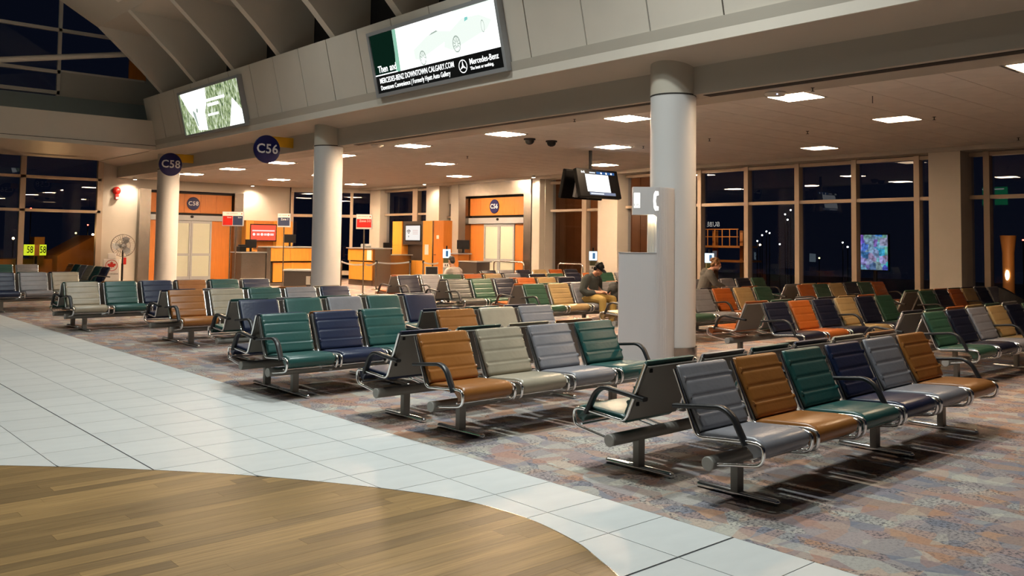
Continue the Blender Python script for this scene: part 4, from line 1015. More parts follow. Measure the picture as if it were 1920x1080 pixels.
# podium C56
p56 = empty('gate_podium', (18.2, 29.4, 0)); tag(p56, 'orange and steel podium of gate C56 right of the second column', 'podium')
slab('body', 0.08, -0.85, 0.1, 0.7, 0.9, 1.40, 'darkgap', p56)
for i in range(2):
    slab('lower_panel', -0.0, -0.80 + i * 0.84, 0.22, 0.08, -0.80 + (i + 1) * 0.84 - 0.012, 0.90, 'orange', p56); slab('upper_panel', -0.03, -0.85 + i * 0.88, 0.95, 0.08, -0.85 + (i + 1) * 0.88 - 0.01, 1.40, 'orange', p56)
slab('plinth', 0.0, -0.82, 0, 0.7, 0.88, 0.2, 'steel', p56)
slab('top', -0.1, -1.0, 1.41, 0.78, 0.95, 1.45, 'frame_alu', p56)
slab('steel_post', -0.01, -1.0, 0, 0.7, -0.86, 1.41, 'steel', p56)
slab('steel_counter', 0.72, -0.35, 0, 2.1, 0.3, 1.16, 'steel', p56); slab('counter_top', 0.72, -0.4, 1.16, 2.15, 0.35, 1.19, 'frame_alu', p56)
slab('notice', -0.045, -0.80, 0.98, -0.035, -0.50, 1.38, 'paper', p56)
computer(19.35, 29.3, 1.19, 0.2, 'black computer screen on the steel counter of podium C56')
bp_ = empty('boarding_printer', (18.6, 29.7, 1.45)); tag(bp_, 'pale printer on the tall top of podium C56', 'printer')
slab('case', -0.15, -0.15, 0, 0.15, 0.15, 0.14, 'frame_alu', bp_, bevel=0.02); slab('paper_tray', -0.10, -0.2, 0.06, 0.1, -0.15, 0.1, 'paper', bp_)
# wall cabinet with wifi screen behind podium C56 (faces -X)
cw = empty('wall_cabinet', (20.35, 28.8, 0)); tag(cw, 'orange wall cabinet with dark screen surround behind podium C56', 'cabinet')
slab('side_door', 0, 1.0, 0, 0.5, 1.68, 1.55, 'orange', cw); slab('side_door', 0, 1.0, 1.556, 0.5, 1.68, 2.52, 'orange', cw)
slab('screen_surround', 0.05, -0.44, 1.58, 0.5, 0.995, 2.52, 'darkbin', cw); slab('niche', 0.3, -0.44, 0.95, 0.5, 0.995, 1.58, 'darkbin', cw); slab('low_door', 0.0, -0.44, 0, 0.5, 0.995, 0.95, 'orange', cw)
slab('tall_door', 0, -1.08, 0, 0.5, -0.445, 1.55, 'orange', cw); slab('tall_door', 0, -1.08, 1.556, 0.5, -0.445, 2.52, 'orange', cw)
slab('edge_strip', -0.01, -1.16, 0, 0.5, -1.085, 2.52, 'steel', cw); slab('end_door', 0.0, -1.80, 0, 0.5, -1.165, 2.52, 'rust', cw)
slab('door_handle', -0.03, -1.36, 1.2, 0.0, -1.22, 1.225, 'chrome', cw); slab('notice', -0.012, -0.85, 1.20, -0.002, -0.6, 1.6, 'paper', cw); slab('notice', -0.012, -1.50, 1.82, -0.002, -1.36, 1.96, 'paper', cw)
ws = empty('wifi_screen', (20.38, 29.08, 2.05)); tag(ws, 'white lit screen with black wireless symbol in the cabinet by gate C56', 'screen')
slab('housing', 0.0, -0.54, -0.34, 0.05, 0.54, 0.34, 'black', ws)
slab('display', -0.006, -0.49, -0.29, 0.0, 0.49, 0.29, emit('white_display', (1.0, 0.94, 0.88), 0.95), ws)
wf_ = MB(); cy_, cz_ = 0.28, -0.06
for rr in (0.07, 0.13, 0.19):
    for i in range(8):
        a, b = lerp(0.75, 2.4, i / 8), lerp(0.75, 2.4, (i + 1) / 8)
        wf_.add([(-0.008, cy_ + r2 * cos(t), cz_ + r2 * sin(t)) for r2, t in ((rr, a), (rr, b), (rr - 0.03, b), (rr - 0.03, a))], [(0, 1, 2, 3)])
wf_.box(-0.009, cy_ - 0.018, cz_ - 0.11, -0.007, cy_ + 0.018, cz_ - 0.05)
obj('wireless_symbol', wf_, BLK, ws)
for z_ in (0.09, 0.02, -0.05): slab('print_text', -0.009, -0.36, z_, -0.007, 0.0, z_ + 0.025, emit('faint_red_print', (0.9, 0.62, 0.55), 0.9), ws)
# small podium in front of gate C56
ps = empty('gate_podium', (19.0, 24.6, 0)); tag(ps, 'small orange stand with a screen in front of gate C56', 'podium')
slab('orange_front', 0, -0.25, 0, 0.5, 0.35, 1.28, 'rust', ps); slab('top', -0.08, -0.32, 1.28, 0.55, 0.42, 1.32, 'frame_alu', ps); slab('side_counter', 0.02, -1.25, 0, 0.6, -0.26, 1.03, 'steel', ps); slab('side_top', -0.02, -1.3, 1.03, 0.65, -0.26, 1.06, 'frame_alu', ps)
computer(19.25, 24.4, 1.32, -pi / 2 + 0.5, 'black computer screen on the small stand before gate C56')
# chrome hoop rails before the windows
for (ya, yb, lab) in [(22.05, 23.6, 'chrome hoop rail in front of gate C56'), (19.3, 20.4, 'chrome hoop rail right of gate C56 before the brown glazing')]:
    hr = obj('hoop_rail', MB().tube(fillet([(20.0, ya, 0), (20.0, ya, 1.06), (20.0, yb, 1.06), (20.0, yb, 0)], 0.12, 5), 0.025, 10), 'chrome', smooth=True); tag(hr, lab, 'rail')

# ---- zone signs on posts and stanchions
def base_pole(e, x, top, r=0.022):
    obj('pole', MB().lathe([(r, 0.02), (r, top)], c=(x, 0, 0), n=12), 'steel', e, smooth=True)
    obj('base', MB().lathe([(0.17, 0.0), (0.17, 0.015), (0.06, 0.035), (0.03, 0.05)], c=(x, 0, 0), n=24), 'steel', e, smooth=True)
RZ = -0.72
def zone(x, y, w, z0, z1, kind, lab, poles=(0,)):
    e = empty('zone_sign', (x, y, 0), RZ); tag(e, lab, 'sign', 'zone signs on posts')
    for p in poles: base_pole(e, p, z0)
    slab('board', -w / 2, -0.04, z0, w / 2, 0.04, z1, 'frame_alu', e)
    slab('board_face', -w / 2 + 0.015, -0.044, z0 + 0.02, w / 2 - 0.015, -0.04, z1 - 0.015, 'paper', e)
    h = z1 - z0
    text('lettering', 'AIR CANADA', 0.066, mat('grey_red_print', (0.35, 0.16, 0.15), 0.6), e, (-0.03, -0.046, z1 - 0.075), RX, sx=min(1.0, w / 0.6))
    obj('leaf_mark', MB().lathe([(0.022, -0.047), (0.022, -0.044)], c=(w / 2 - 0.06, 0, z1 - 0.075), axis='y', n=14), 'red', e)
    if kind == 'both':
        slab('red_block', -w / 2 + 0.02, -0.047, z0 + 0.03, -0.005, -0.044, z1 - 0.15, 'red', e); slab('navy_block', 0.005, -0.047, z0 + 0.03, w / 2 - 0.02, -0.044, z1 - 0.15, 'darkblue', e)
        for q in (-1, 1): text('lettering', 'Zones' if q < 0 else 'Zone', 0.06, 'white', e, (q * w / 4 + 0.06, -0.049, z1 - 0.21), RX)
    else:
        slab('red_block' if kind == 'red' else 'navy_block', -w / 2 + 0.02, -0.047, z0 + 0.05, w / 2 - 0.02, -0.044, z1 - 0.15, 'red' if kind == 'red' else 'darkblue', e)
        text('lettering', 'Zones 3-5' if kind == 'red' else 'Zone 1', 0.10 if kind == 'red' else 0.11, 'white', e, (0.03, -0.049, z1 - 0.215), RX, sx=0.85)
    return e
zone(15.04, 24.14, 0.50, 2.08, 2.55, 'red', 'red Zones 3-5 sign on a single post right of the second column')
zone(14.9, 29.3, 0.46, 2.16, 2.66, 'navy', 'navy Zone 1 sign on a post left of the second column')
zone(13.25, 29.9, 0.74, 2.17, 2.68, 'both', 'wide red and navy zone sign on two posts at gate C58', poles=(-0.09, 0.11))
def stanchion(x, y, lab, to=None):
    e = empty('stanchion', (x, y, 0)); tag(e, lab, 'stanchion', 'queue posts with belts')
    base_pole(e, 0, 1.0, 0.032); obj('belt_head', MB().lathe([(0.04, 0.92), (0.042, 1.0), (0.035, 1.02)], n=14), 'black', e, smooth=True)
    if to:
        dx, dy = to[0] - x, to[1] - y; l = hypot(dx, dy); px, py = -dy / l * 0.004, dx / l * 0.004; b = MB()
        for i in range(10):
            t0, t1 = i / 10, (i + 1) / 10; s0, s1_ = 0.05 * 4 * t0 * (1 - t0), 0.05 * 4 * t1 * (1 - t1)
            b.prism([(px, py), (-px, -py), (-px, -py)], 'z', 0, 0) if False else b.add([(dx * t0 + px, dy * t0 + py, 0.93 - s0), (dx * t1 + px, dy * t1 + py, 0.93 - s1_), (dx * t1 + px, dy * t1 + py, 0.985 - s1_), (dx * t0 + px, dy * t0 + py, 0.985 - s0),
                   (dx * t0 - px, dy * t0 - py, 0.93 - s0), (dx * t1 - px, dy * t1 - py, 0.93 - s1_), (dx * t1 - px, dy * t1 - py, 0.985 - s1_), (dx * t0 - px, dy * t0 - py, 0.985 - s0)], [(0, 1, 2, 3), (4, 7, 6, 5), (3, 2, 6, 7), (0, 4, 5, 1)])
        obj('belt', b, 'frame_alu', e)
stanchion(16.45, 27.9, 'steel queue post beside the second column before podium C56', (15.06, 24.2))
stanchion(17.09, 26.57, 'steel queue post left of the pale printer counter', (15.1, 24.1))
stanchion(18.75, 26.9, 'steel queue post before the orange cabinet, left of a pair', (17.12, 26.6))
stanchion(19.1, 26.55, 'steel queue post before the orange cabinet, right of a pair', (18.85, 25.3))

# ---- bins
bn = empty('recycling_bin', (14.55, 27.2, 0), -0.72); tag(bn, 'dark recycling bin with pale top and white pictogram beside the second column', 'bin')
slab('body', -0.56, -0.3, 0.0, 0.56, 0.35, 0.66, 'darkbin', bn, bevel=0.02); slab('top', -0.58, -0.32, 0.66, 0.58, 0.37, 0.72, 'frame_alu', bn, bevel=0.015)
slab('pictogram', 0.20, -0.305, 0.22, 0.42, -0.301, 0.50, 'cap', bn)
slab('pictogram_figure', 0.34, -0.308, 0.25, 0.385, -0.305, 0.42, 'darkbin', bn); obj('pictogram_head', MB().lathe([(0.022, -0.308), (0.022, -0.305)], c=(0.362, 0, 0.45), axis='y', n=12), 'darkbin', bn)
b2 = empty('recycling_bin', (16.75, 29.3, 0), -0.72); tag(b2, 'narrow dark bin with white top right behind the second column', 'bin')
slab('body', -0.25, -0.25, 0.1, 0.25, 0.25, 0.98, 'darkbin', b2); slab('top', -0.27, -0.27, 0.98, 0.27, 0.27, 1.03, 'paper', b2); slab('plinth', -0.24, -0.24, 0, 0.24, 0.24, 0.1, 'steel', b2)
for z_ in (0.62, 0.80): slab('pictogram', 0.02, -0.255, z_, 0.16, -0.251, z_ + 0.12, 'cap', b2)

# ---- fan, alarm, airline board
fan = empty('pedestal_fan', (10.95, 34.3, 0), -0.35); tag(fan, 'large wire-cage pedestal fan by the far wall', 'fan')
obj('base', MB().lathe([(0.3, 0), (0.3, 0.03), (0.06, 0.06)], n=24), 'black', fan, smooth=True)
obj('pole', MB().lathe([(0.035, 0.05), (0.035, 0.75), (0.022, 0.76), (0.022, 1.25)], n=12), 'black', fan, smooth=True)
cg = MB(); R = 0.42
for rr, dy in ((R, 0.0), (R * 0.97, -0.06), (R * 0.97, 0.06), (R * 0.6, -0.10), (R * 0.3, -0.12), (R * 0.6, 0.10)):
    cg.tube([(rr * cos(2 * pi * k / 28), dy, rr * sin(2 * pi * k / 28)) for k in range(29)], 0.0055, 5, caps=False)
for k_ in range(30):
    a = 2 * pi * k_ / 30
    for s_ in (-1, 1): cg.tube([(0.06 * cos(a), 0.125 * s_, 0.06 * sin(a)), (R * 0.6 * cos(a), 0.10 * s_, R * 0.6 * sin(a)), (R * cos(a), 0.0, R * sin(a))], 0.004, 4, caps=False)
obj('cage', cg, 'chrome', fan, loc=(0, 0, 1.42))
bl = MB()
for k_ in range(3):
    a = 2 * pi * k_ / 3 + 0.3; m_ = Matrix.Rotation(a, 4, 'Y') @ Matrix.Rotation(0.4, 4, 'X')
    bl.add([tuple(m_ @ Vector(p)) for p in [(-0.05, 0, 0.04), (0.05, 0, 0.04), (0.15, 0, 0.2), (0.14, 0, 0.36), (0.0, 0, 0.385), (-0.1, 0, 0.3), (-0.05, 0.006, 0.04), (0.05, 0.006, 0.04), (0.15, 0.006, 0.2), (0.14, 0.006, 0.36), (0.0, 0.006, 0.385), (-0.1, 0.006, 0.3)]], [(0, 1, 2, 3, 4, 5), (11, 10, 9, 8, 7, 6)] + [(i, (i + 1) % 6, 6 + (i + 1) % 6, 6 + i) for i in range(6)])
obj('blades', bl, 'frame_alu', fan, loc=(0, 0, 1.42)); obj('motor', MB().lathe([(0.05, -0.13), (0.07, -0.1), (0.08, 0.12), (0.06, 0.25)], axis='y', c=(0, 0, 1.42), n=16), 'frame_alu', fan, smooth=True)
obj('tag_label', MB().box(0.03, -0.05, 0.72, 0.13, -0.03, 0.98), 'red', fan)
al = empty('fire_alarm', (10.95, YF, 3.42)); tag(al, 'red fire alarm bell on the pale far wall', 'alarm')
obj('bell', MB().lathe([(0.06, 0.0), (0.15, -0.02), (0.15, -0.06), (0.09, -0.12), (0.03, -0.13)], axis='y', c=(0, 0, 0.08), n=24), 'red', al, smooth=True)
obj('strobe', MB().box(-0.07, -0.13, -0.26, 0.07, 0.0, -0.06), 'red', al, bevel=0.02); obj('lens', MB().box(-0.05, -0.15, -0.24, 0.05, -0.13, -0.16), 'paper', al)
bd = empty('bag_sizer', (10.2, 33.1, 0), -0.35); tag(bd, 'white airline bag sizer board with red maple leaf beside the fan', 'board')
slab('board', -0.28, -0.03, 0.15, 0.28, 0.03, 0.95, 'paper', bd, bevel=0.02); slab('neck', -0.14, -0.03, 0.95, 0.14, 0.03, 1.15, 'paper', bd, bevel=0.02); slab('foot', -0.26, -0.2, 0, 0.26, 0.2, 0.15, 'frame_alu', bd)
rg = MB(); n = 32
rg.add([(rr * cos(2 * pi * k / n), -0.033, rr * sin(2 * pi * k / n)) for rr in (0.20, 0.18) for k in range(n)], [(k, (k + 1) % n, n + (k + 1) % n, n + k) for k in range(n)])
obj('leaf_ring', rg, 'red', bd, loc=(0, 0, 0.72))
lp = leaf_poly(0.155); obj('maple_leaf', MB().add([(x, -0.034, z) for x, z in lp], [tuple(range(len(lp)))]), 'red', bd, loc=(0, 0, 0.72))
text('lettering', 'AIR CANADA', 0.075, BLK, bd, (0, -0.033, 0.42), RX)

# ---- charging towers
def tower(x, y, lab):
    e = empty('charging_tower', (x, y, 0), -0.72); tag(e, lab, 'charging tower', 'charging towers between the benches')
    slab('post', -0.095, -0.08, 0, 0.095, 0.08, 1.0, 'frame_alu', e, bevel=0.01)
    slab('socket_panel', -0.09, -0.085, 1.0, 0.09, 0.08, 1.12, 'paper', e)
    for q in (-0.04, 0.02): slab('socket', q, -0.09, 1.03, q + 0.025, -0.085, 1.09, 'black', e)
    slab('notice', -0.085, -0.085, 1.12, 0.08, 0.07, 1.26, mat('olive_notice', (0.05, 0.055, 0.015), 0.5), e)
    slab('lit_sign', -0.10, -0.07, 1.26, 0.10, 0.07, 1.50, emit('tower_light', (0.66, 0.86, 1.0), 1.8), e)
    slab('sign_print', -0.02, -0.073, 1.30, 0.05, -0.07, 1.46, emit('tower_print', (0.10, 0.22, 0.40), 0.8), e)
    slab('antenna', -0.02, -0.015, 1.50, 0.02, 0.015, 1.60, 'black', e)
tower(15.0, 19.75, 'charging tower with lit blue-white sign left of the lounge middle')
tower(17.46, 16.47, 'charging tower with lit sign just behind the head of the person in a cap')
tower(18.75, 13.62, 'charging tower with lit sign behind the person in a grey hoodie')
# dark tub chair at the right edge
dk = empty('tub_chair', (18.6, 6.25, 0), 0.5); tag(dk, 'black rounded tub chair cut by the right picture edge', 'chair')
pl = [(0.45 * cos(a), 0.42 * sin(a)) for a in [pi * i / 12 for i in range(13)]]
sh_ = MB()
for i in range(12):
    (xa, ya), (xb, yb) = pl[i], pl[i + 1]; ha = 0.72 + 0.24 * sin(pi * i / 12); hb = 0.72 + 0.24 * sin(pi * (i + 1) / 12)
    sh_.add([(xa, ya, 0.1), (xb, yb, 0.1), (xb, yb, hb), (xa, ya, ha), (xa * 0.82, ya * 0.82, 0.1), (xb * 0.82, yb * 0.82, 0.1), (xb * 0.82, yb * 0.82, hb), (xa * 0.82, ya * 0.82, ha)], [(0, 1, 2, 3), (5, 4, 7, 6), (3, 2, 6, 7), (0, 4, 5, 1), (0, 3, 7, 4), (1, 5, 6, 2)])
obj('shell', sh_, 'black', dk); obj('seat', MB().prism([(x * 0.82, y * 0.82) for x, y in pl] + [(-0.37, -0.3), (0.37, -0.3)], 'z', 0.1, 0.44), 'black', dk); obj('base', MB().lathe([(0.3, 0), (0.3, 0.1)], n=20), 'black', dk)
# ================================================================== PEOPLE
def cap_seg(mb, a, b, ra, rb, n=10):
    a, b = Vector(a), Vector(b); d = (b - a)
    mb.tube([a, a.lerp(b, 0.5), b], [ra, (ra + rb) / 2, rb], n); mb.ell(a, (ra, ra, ra), n, 6); mb.ell(b, (rb, rb, rb), n, 6)
def remesh(o, vox, sm=4):
    r = o.modifiers.new('remesh', 'REMESH'); r.mode = 'VOXEL'; r.voxel_size = vox; r.use_smooth_shade = True
    s_ = o.modifiers.new('smooth', 'SMOOTH'); s_.factor = 0.5; s_.iterations = sm
def chain(mb, pts, rs):
    for i in range(len(pts) - 1): cap_seg(mb, pts[i], pts[i + 1], rs[i], rs[i + 1])
def head(mb, c, tilt, r=0.1):
    """head with face towards -y, tilted forward by tilt"""
    t = MB(); t.ell((0, 0.012, 0.025), (0.076, 0.096, 0.098)); t.ell((0, -0.022, -0.045), (0.062, 0.072, 0.075)); t.ell((0, -0.055, -0.092), (0.034, 0.03, 0.026))
    t.ell((0, -0.098, -0.022), (0.013, 0.022, 0.022)); t.ell((0, -0.088, 0.008), (0.010, 0.016, 0.03)); t.ell((0, -0.080, -0.062), (0.026, 0.016, 0.011)); t.ell((0, -0.075, 0.032), (0.055, 0.022, 0.013))
    for s_ in (-1, 1): t.ell((s_ * 0.080, 0.015, -0.012), (0.012, 0.022, 0.033), 8, 6); t.ell((s_ * 0.045, -0.055, -0.032), (0.022, 0.022, 0.02), 8, 6)
    t.xf(Matrix.Translation(c) @ Matrix.Rotation(tilt, 4, 'X')); mb.add(t.v, t.f)
def hand(mb, w, tip, side, curl=0.03):
    """palm from wrist w towards tip with four bent fingers and a thumb"""
    w, tip = Vector(w), Vector(tip); d = (tip - w).normalized(); up = Vector((0, 0, 1)); sd = d.cross(up).normalized(); up = sd.cross(d)
    palm = w + d * 0.085
    for q in (-1, -0.33, 0.33, 1): cap_seg(mb, w + d * 0.01 + sd * q * 0.018, palm + sd * q * 0.028, 0.014, 0.012, 8)
    for i, q in enumerate((-1, -0.33, 0.33, 1)):
        l = (0.058, 0.072, 0.068, 0.055)[i]; k0 = palm + sd * q * 0.029; k1 = k0 + d * l * 0.55 - up * curl * 0.4; k2 = k1 + d * l * 0.25 - up * curl
        cap_seg(mb, k0, k1, 0.0095, 0.009, 7); cap_seg(mb, k1, k2, 0.009, 0.0075, 7)
    t0 = w + d * 0.03 + sd * side * 0.03; t1 = t0 + d * 0.035 + sd * side * 0.025 + up * 0.01; t2 = t1 + d * 0.035 - sd * side * 0.004
    cap_seg(mb, t0, t1, 0.012, 0.0105, 7); cap_seg(mb, t1, t2, 0.0105, 0.0085, 7)
def torso(mb, pel, chest, neck, wid=1.0):
    pel, chest, neck = Vector(pel), Vector(chest), Vector(neck)
    for i in range(9):
        t = i / 8; p = pel.lerp(chest, t) if t <= 1 else chest
        w = lerp(0.165, 0.19, t) * wid; mb.ell(p, (w, lerp(0.15, 0.152, t), 0.09), 14, 8)
    mid = chest.lerp(neck, 0.4); mb.ell(mid, (0.172 * wid, 0.125, 0.085), 14, 8); mb.ell(chest.lerp(neck, 0.72), (0.11 * wid, 0.085, 0.06), 12, 8)
M['jacket'] = mat('dark_green_grey_cloth', (0.035, 0.042, 0.038), 0.85, bump=0.3, bscale=18)
M['khaki'] = mat('khaki_trousers', (0.36, 0.235, 0.06), 0.8, bump=0.35, bscale=14)
M['hoodie'] = mat('grey_hoodie', (0.085, 0.082, 0.075), 0.9, bump=0.35, bscale=14)
M['jeans'] = mat('dark_jeans', (0.03, 0.035, 0.055), 0.85)
M['hair'] = mat('brown_hair', (0.16, 0.075, 0.025), 0.55, noise=0.4, nscale=25, bump=0.5, bscale=60, stretch=(1, 1, 0.3))
M['hairblack'] = mat('black_hair', (0.012, 0.010, 0.010), 0.45)
M['shoe'] = mat('grey_shoe', (0.16, 0.15, 0.14), 0.6)
M['shirt'] = mat('striped_shirt', (0.40, 0.36, 0.33), 0.8, noise=0.3, nscale=9, stretch=(0.2, 0.2, 3))

# ---- man in a cap with a phone
man = empty('person', (13.66, 12.93, 0), 0.12); tag(man, 'seated person in dark green jacket, khaki trousers and black cap, looking at a phone', 'person')
body = MB()
head(body, (0, -0.20, 1.165), 0.62)
chain(body, [(0, -0.045, 1.01), (0, -0.125, 1.10)], [0.062, 0.058])
WL, WR = (0.10, -0.32, 0.675), (-0.10, -0.32, 0.69)
chain(body, [(0.20, -0.09, 0.70), WL], [0.045, 0.030]); chain(body, [(-0.20, -0.10, 0.71), WR], [0.045, 0.030])
hand(body, WL, (0.02, -0.45, 0.70), -1); hand(body, WR, (-0.015, -0.45, 0.705), 1)
body.ell((0, 0.02, 0.93), (0.13, 0.10, 0.12)); chain(body, [(0.14, 0.0, 0.96), (0.22, -0.02, 0.76), (0.20, -0.09, 0.70)], [0.05, 0.045, 0.045]); chain(body, [(-0.14, 0.0, 0.96), (-0.22, -0.03, 0.77), (-0.20, -0.10, 0.71)], [0.05, 0.045, 0.045]); chain(body, [(0, 0.02, 0.93), (0, -0.045, 1.01)], [0.09, 0.062])
bo = obj('body', body, 'skin', man); remesh(bo, 0.0065, 2)
jk = MB(); torso(jk, (0, 0.045, 0.55), (0, 0.0, 0.90), (0, -0.06, 1.05), 1.08)
for s_ in (-1, 1):
    chain(jk, [(s_ * 0.15, -0.02, 0.985), (s_ * 0.225, -0.01, 0.93), (s_ * 0.275, 0.01, 0.74), (s_ * 0.245, -0.07, 0.675), (s_ * 0.18, -0.19, 0.685)], [0.092, 0.095, 0.082, 0.076, 0.058])
chain(jk, [(0.05, -0.05, 1.035), (-0.05, -0.05, 1.035)], [0.06, 0.06])
remesh(obj('jacket', jk, 'jacket', man), 0.011, 4)
tr = MB(); tr.ell((0, 0.05, 0.55), (0.175, 0.15, 0.10))
for s_ in (-1, 1): chain(tr, [(s_ * 0.095, 0.02, 0.545), (s_ * 0.15, -0.22, 0.565), (s_ * 0.185, -0.43, 0.545), (s_ * 0.18, -0.43, 0.30), (s_ * 0.17, -0.40, 0.12)], [0.105, 0.096, 0.080, 0.072, 0.060])
remesh(obj('trousers', tr, 'khaki', man), 0.011, 3)
for s_ in (-1, 1):
    sh = MB(); chain(sh, [(s_ * 0.17, -0.38, 0.055), (s_ * 0.18, -0.52, 0.045), (s_ * 0.185, -0.60, 0.038)], [0.05, 0.046, 0.034]); so = obj('shoe', sh, 'shoe', man); remesh(so, 0.01, 2)
cp = MB(); mt = Matrix.Translation((0, -0.195, 1.175)) @ Matrix.Rotation(0.62, 4, 'X')
dome = MB().lathe([(0.094, 0.03), (0.095, 0.055), (0.088, 0.09), (0.062, 0.122), (0.02, 0.134)], n=20); dome.v = [(x, y * 1.15 + 0.012, z) for x, y, z in dome.v]
brim = MB().prism([(0.082 * cos(a), -0.07 - 0.115 * max(0, sin(a)) ** 0.8) for a in [pi * i / 12 for i in range(13)]], 'z', 0.034, 0.041)
cp.add(dome.v, dome.f).add(brim.v, brim.f).xf(mt); cpo = obj('cap', cp, 'black', man, smooth=True)
text('cap_mark', 'H', 0.035, 'white', man, tuple(mt @ Vector((0, -0.099, 0.075))), (pi / 2 + 0.45, 0, 0), bold=0.001)
hp = MB().tube([tuple(mt @ Vector((0.108 * cos(a), 0.03, 0.03 + 0.118 * sin(a)))) for a in [pi * i / 14 for i in range(15)]], 0.012, 8)
for s_ in (-1, 1):
    cu = MB().lathe([(0.035, 0), (0.042, 0.012), (0.042, 0.03), (0.03, 0.04)], axis='x', n=16) if s_ > 0 else MB().lathe([(0.03, -0.04), (0.042, -0.03), (0.042, -0.012), (0.035, 0)], axis='x', n=16)
    cu.xf(mt @ Matrix.Translation((s_ * 0.088, 0.02, 0.0))); hp.add(cu.v, cu.f)
hpo = obj('headphones', hp, 'black', man, smooth=True)
obj('headphone_pad', MB().ell(tuple(mt @ Vector((-0.02, 0.045, 0.146))), (0.035, 0.016, 0.010), 10, 6), 'paper', man, smooth=True)
ph = empty('phone', (13.66 + 0.05, 12.93 - 0.452, 0.705), 0.12); ph.rotation_euler = (0.9, 0, 0.12); tag(ph, 'dark phone held in both hands by the person in a cap', 'phone')
obj('case', MB().box(-0.038, -0.005, -0.07, 0.038, 0.005, 0.07), 'black', ph, bevel=0.004); obj('screen', MB().box(-0.034, 0.005, -0.064, 0.034, 0.006, 0.064), emit('phone_glow', (0.25, 0.2, 0.2), 0.4), ph)
# backpack on the next seat
bk = MB(); bk.ell((0, 0, 0.66), (0.19, 0.14, 0.20)); bk.ell((0, -0.03, 0.56), (0.20, 0.16, 0.11)); bk.ell((0.02, 0.03, 0.82), (0.13, 0.10, 0.08)); bk.ell((0, -0.12, 0.60), (0.13, 0.06, 0.10))
bke = empty('backpack', (14.34, 12.90, 0), 0.2); tag(bke, 'black backpack lying on the seat beside the person in a cap', 'backpack')
remesh(obj('bag', bk, mat('black_nylon', (0.015, 0.016, 0.015), 0.6, bump=0.4, bscale=14), bke), 0.012, 4)
obj('strap', MB().tube([(0.10, -0.14, 0.50), (0.15, -0.19, 0.64), (0.10, -0.13, 0.80), (0.05, -0.02, 0.89)], 0.016, 8), 'black', bke, smooth=True)

# ---- person in a grey hoodie
wo = empty('person', (17.45, 12.80, 0), 0.75); wo.scale = (1.10, 1.10, 1.10); tag(wo, 'seated person in a grey hoodie leaning forward, right of the front column', 'person')
body = MB(); head(body, (0, -0.24, 1.135), 0.30); chain(body, [(0, -0.10, 1.0), (0, -0.19, 1.07)], [0.055, 0.05]); body.ell((0, -0.03, 0.88), (0.12, 0.09, 0.12)); chain(body, [(0, -0.03, 0.88), (0, -0.10, 1.0)], [0.08, 0.055])
for s_ in (-1, 1):
    chain(body, [(s_ * 0.12, -0.06, 0.93), (s_ * 0.22, -0.16, 0.76), (s_ * 0.12, -0.40, 0.66)], [0.045, 0.04, 0.026]); hand(body, (s_ * 0.12, -0.40, 0.66), (s_ * 0.05, -0.50, 0.64), -s_)
remesh(obj('body', body, 'skin', wo), 0.0075, 2)
hd = MB(); torso(hd, (0, 0.05, 0.53), (0, -0.04, 0.86), (0, -0.11, 1.01), 1.02)
for s_ in (-1, 1): chain(hd, [(s_ * 0.14, -0.08, 0.95), (s_ * 0.205, -0.10, 0.90), (s_ * 0.235, -0.19, 0.74), (s_ * 0.15, -0.37, 0.67)], [0.09, 0.09, 0.075, 0.05])
hd.ell((0, 0.0, 1.0), (0.12, 0.075, 0.06)); hd.ell((0, 0.05, 0.93), (0.10, 0.06, 0.07))
remesh(obj('hoodie', hd, 'hoodie', wo), 0.012, 4)
lg_ = MB(); lg_.ell((0, 0.05, 0.53), (0.17, 0.15, 0.09))
for s_ in (-1, 1): chain(lg_, [(s_ * 0.09, 0.0, 0.53), (s_ * 0.12, -0.40, 0.53), (s_ * 0.11, -0.38, 0.10)], [0.09, 0.07, 0.05]); chain(lg_, [(s_ * 0.11, -0.38, 0.06), (s_ * 0.12, -0.54, 0.045)], [0.045, 0.035])
remesh(obj('trousers', lg_, 'jeans', wo), 0.013, 3)
hr_ = MB(); mt2 = Matrix.Translation((0, -0.24, 1.14)) @ Matrix.Rotation(0.30, 4, 'X'); rr_ = random.Random(3)
hr_.ell((0, 0.022, 0.035), (0.088, 0.102, 0.098)); hr_.ell((0, 0.07, -0.02), (0.075, 0.05, 0.07))
for i in range(26):
    a, b = rr_.uniform(0, 2 * pi), rr_.uniform(0.0, 1.2); hr_.ell((0.085 * cos(a) * cos(b), 0.022 + 0.098 * sin(a) * cos(b) + 0.02, 0.04 + 0.09 * sin(b)), (0.03, 0.03, 0.024), 8, 5)
hr_.v = [p for p in hr_.v]; hr_.xf(mt2); remesh(obj('hair', hr_, 'hair', wo), 0.009, 2)
obj('face_mask', MB().ell(tuple(mt2 @ Vector((0, -0.072, -0.058))), (0.045, 0.032, 0.036), 12, 8), 'paper', wo, smooth=True)

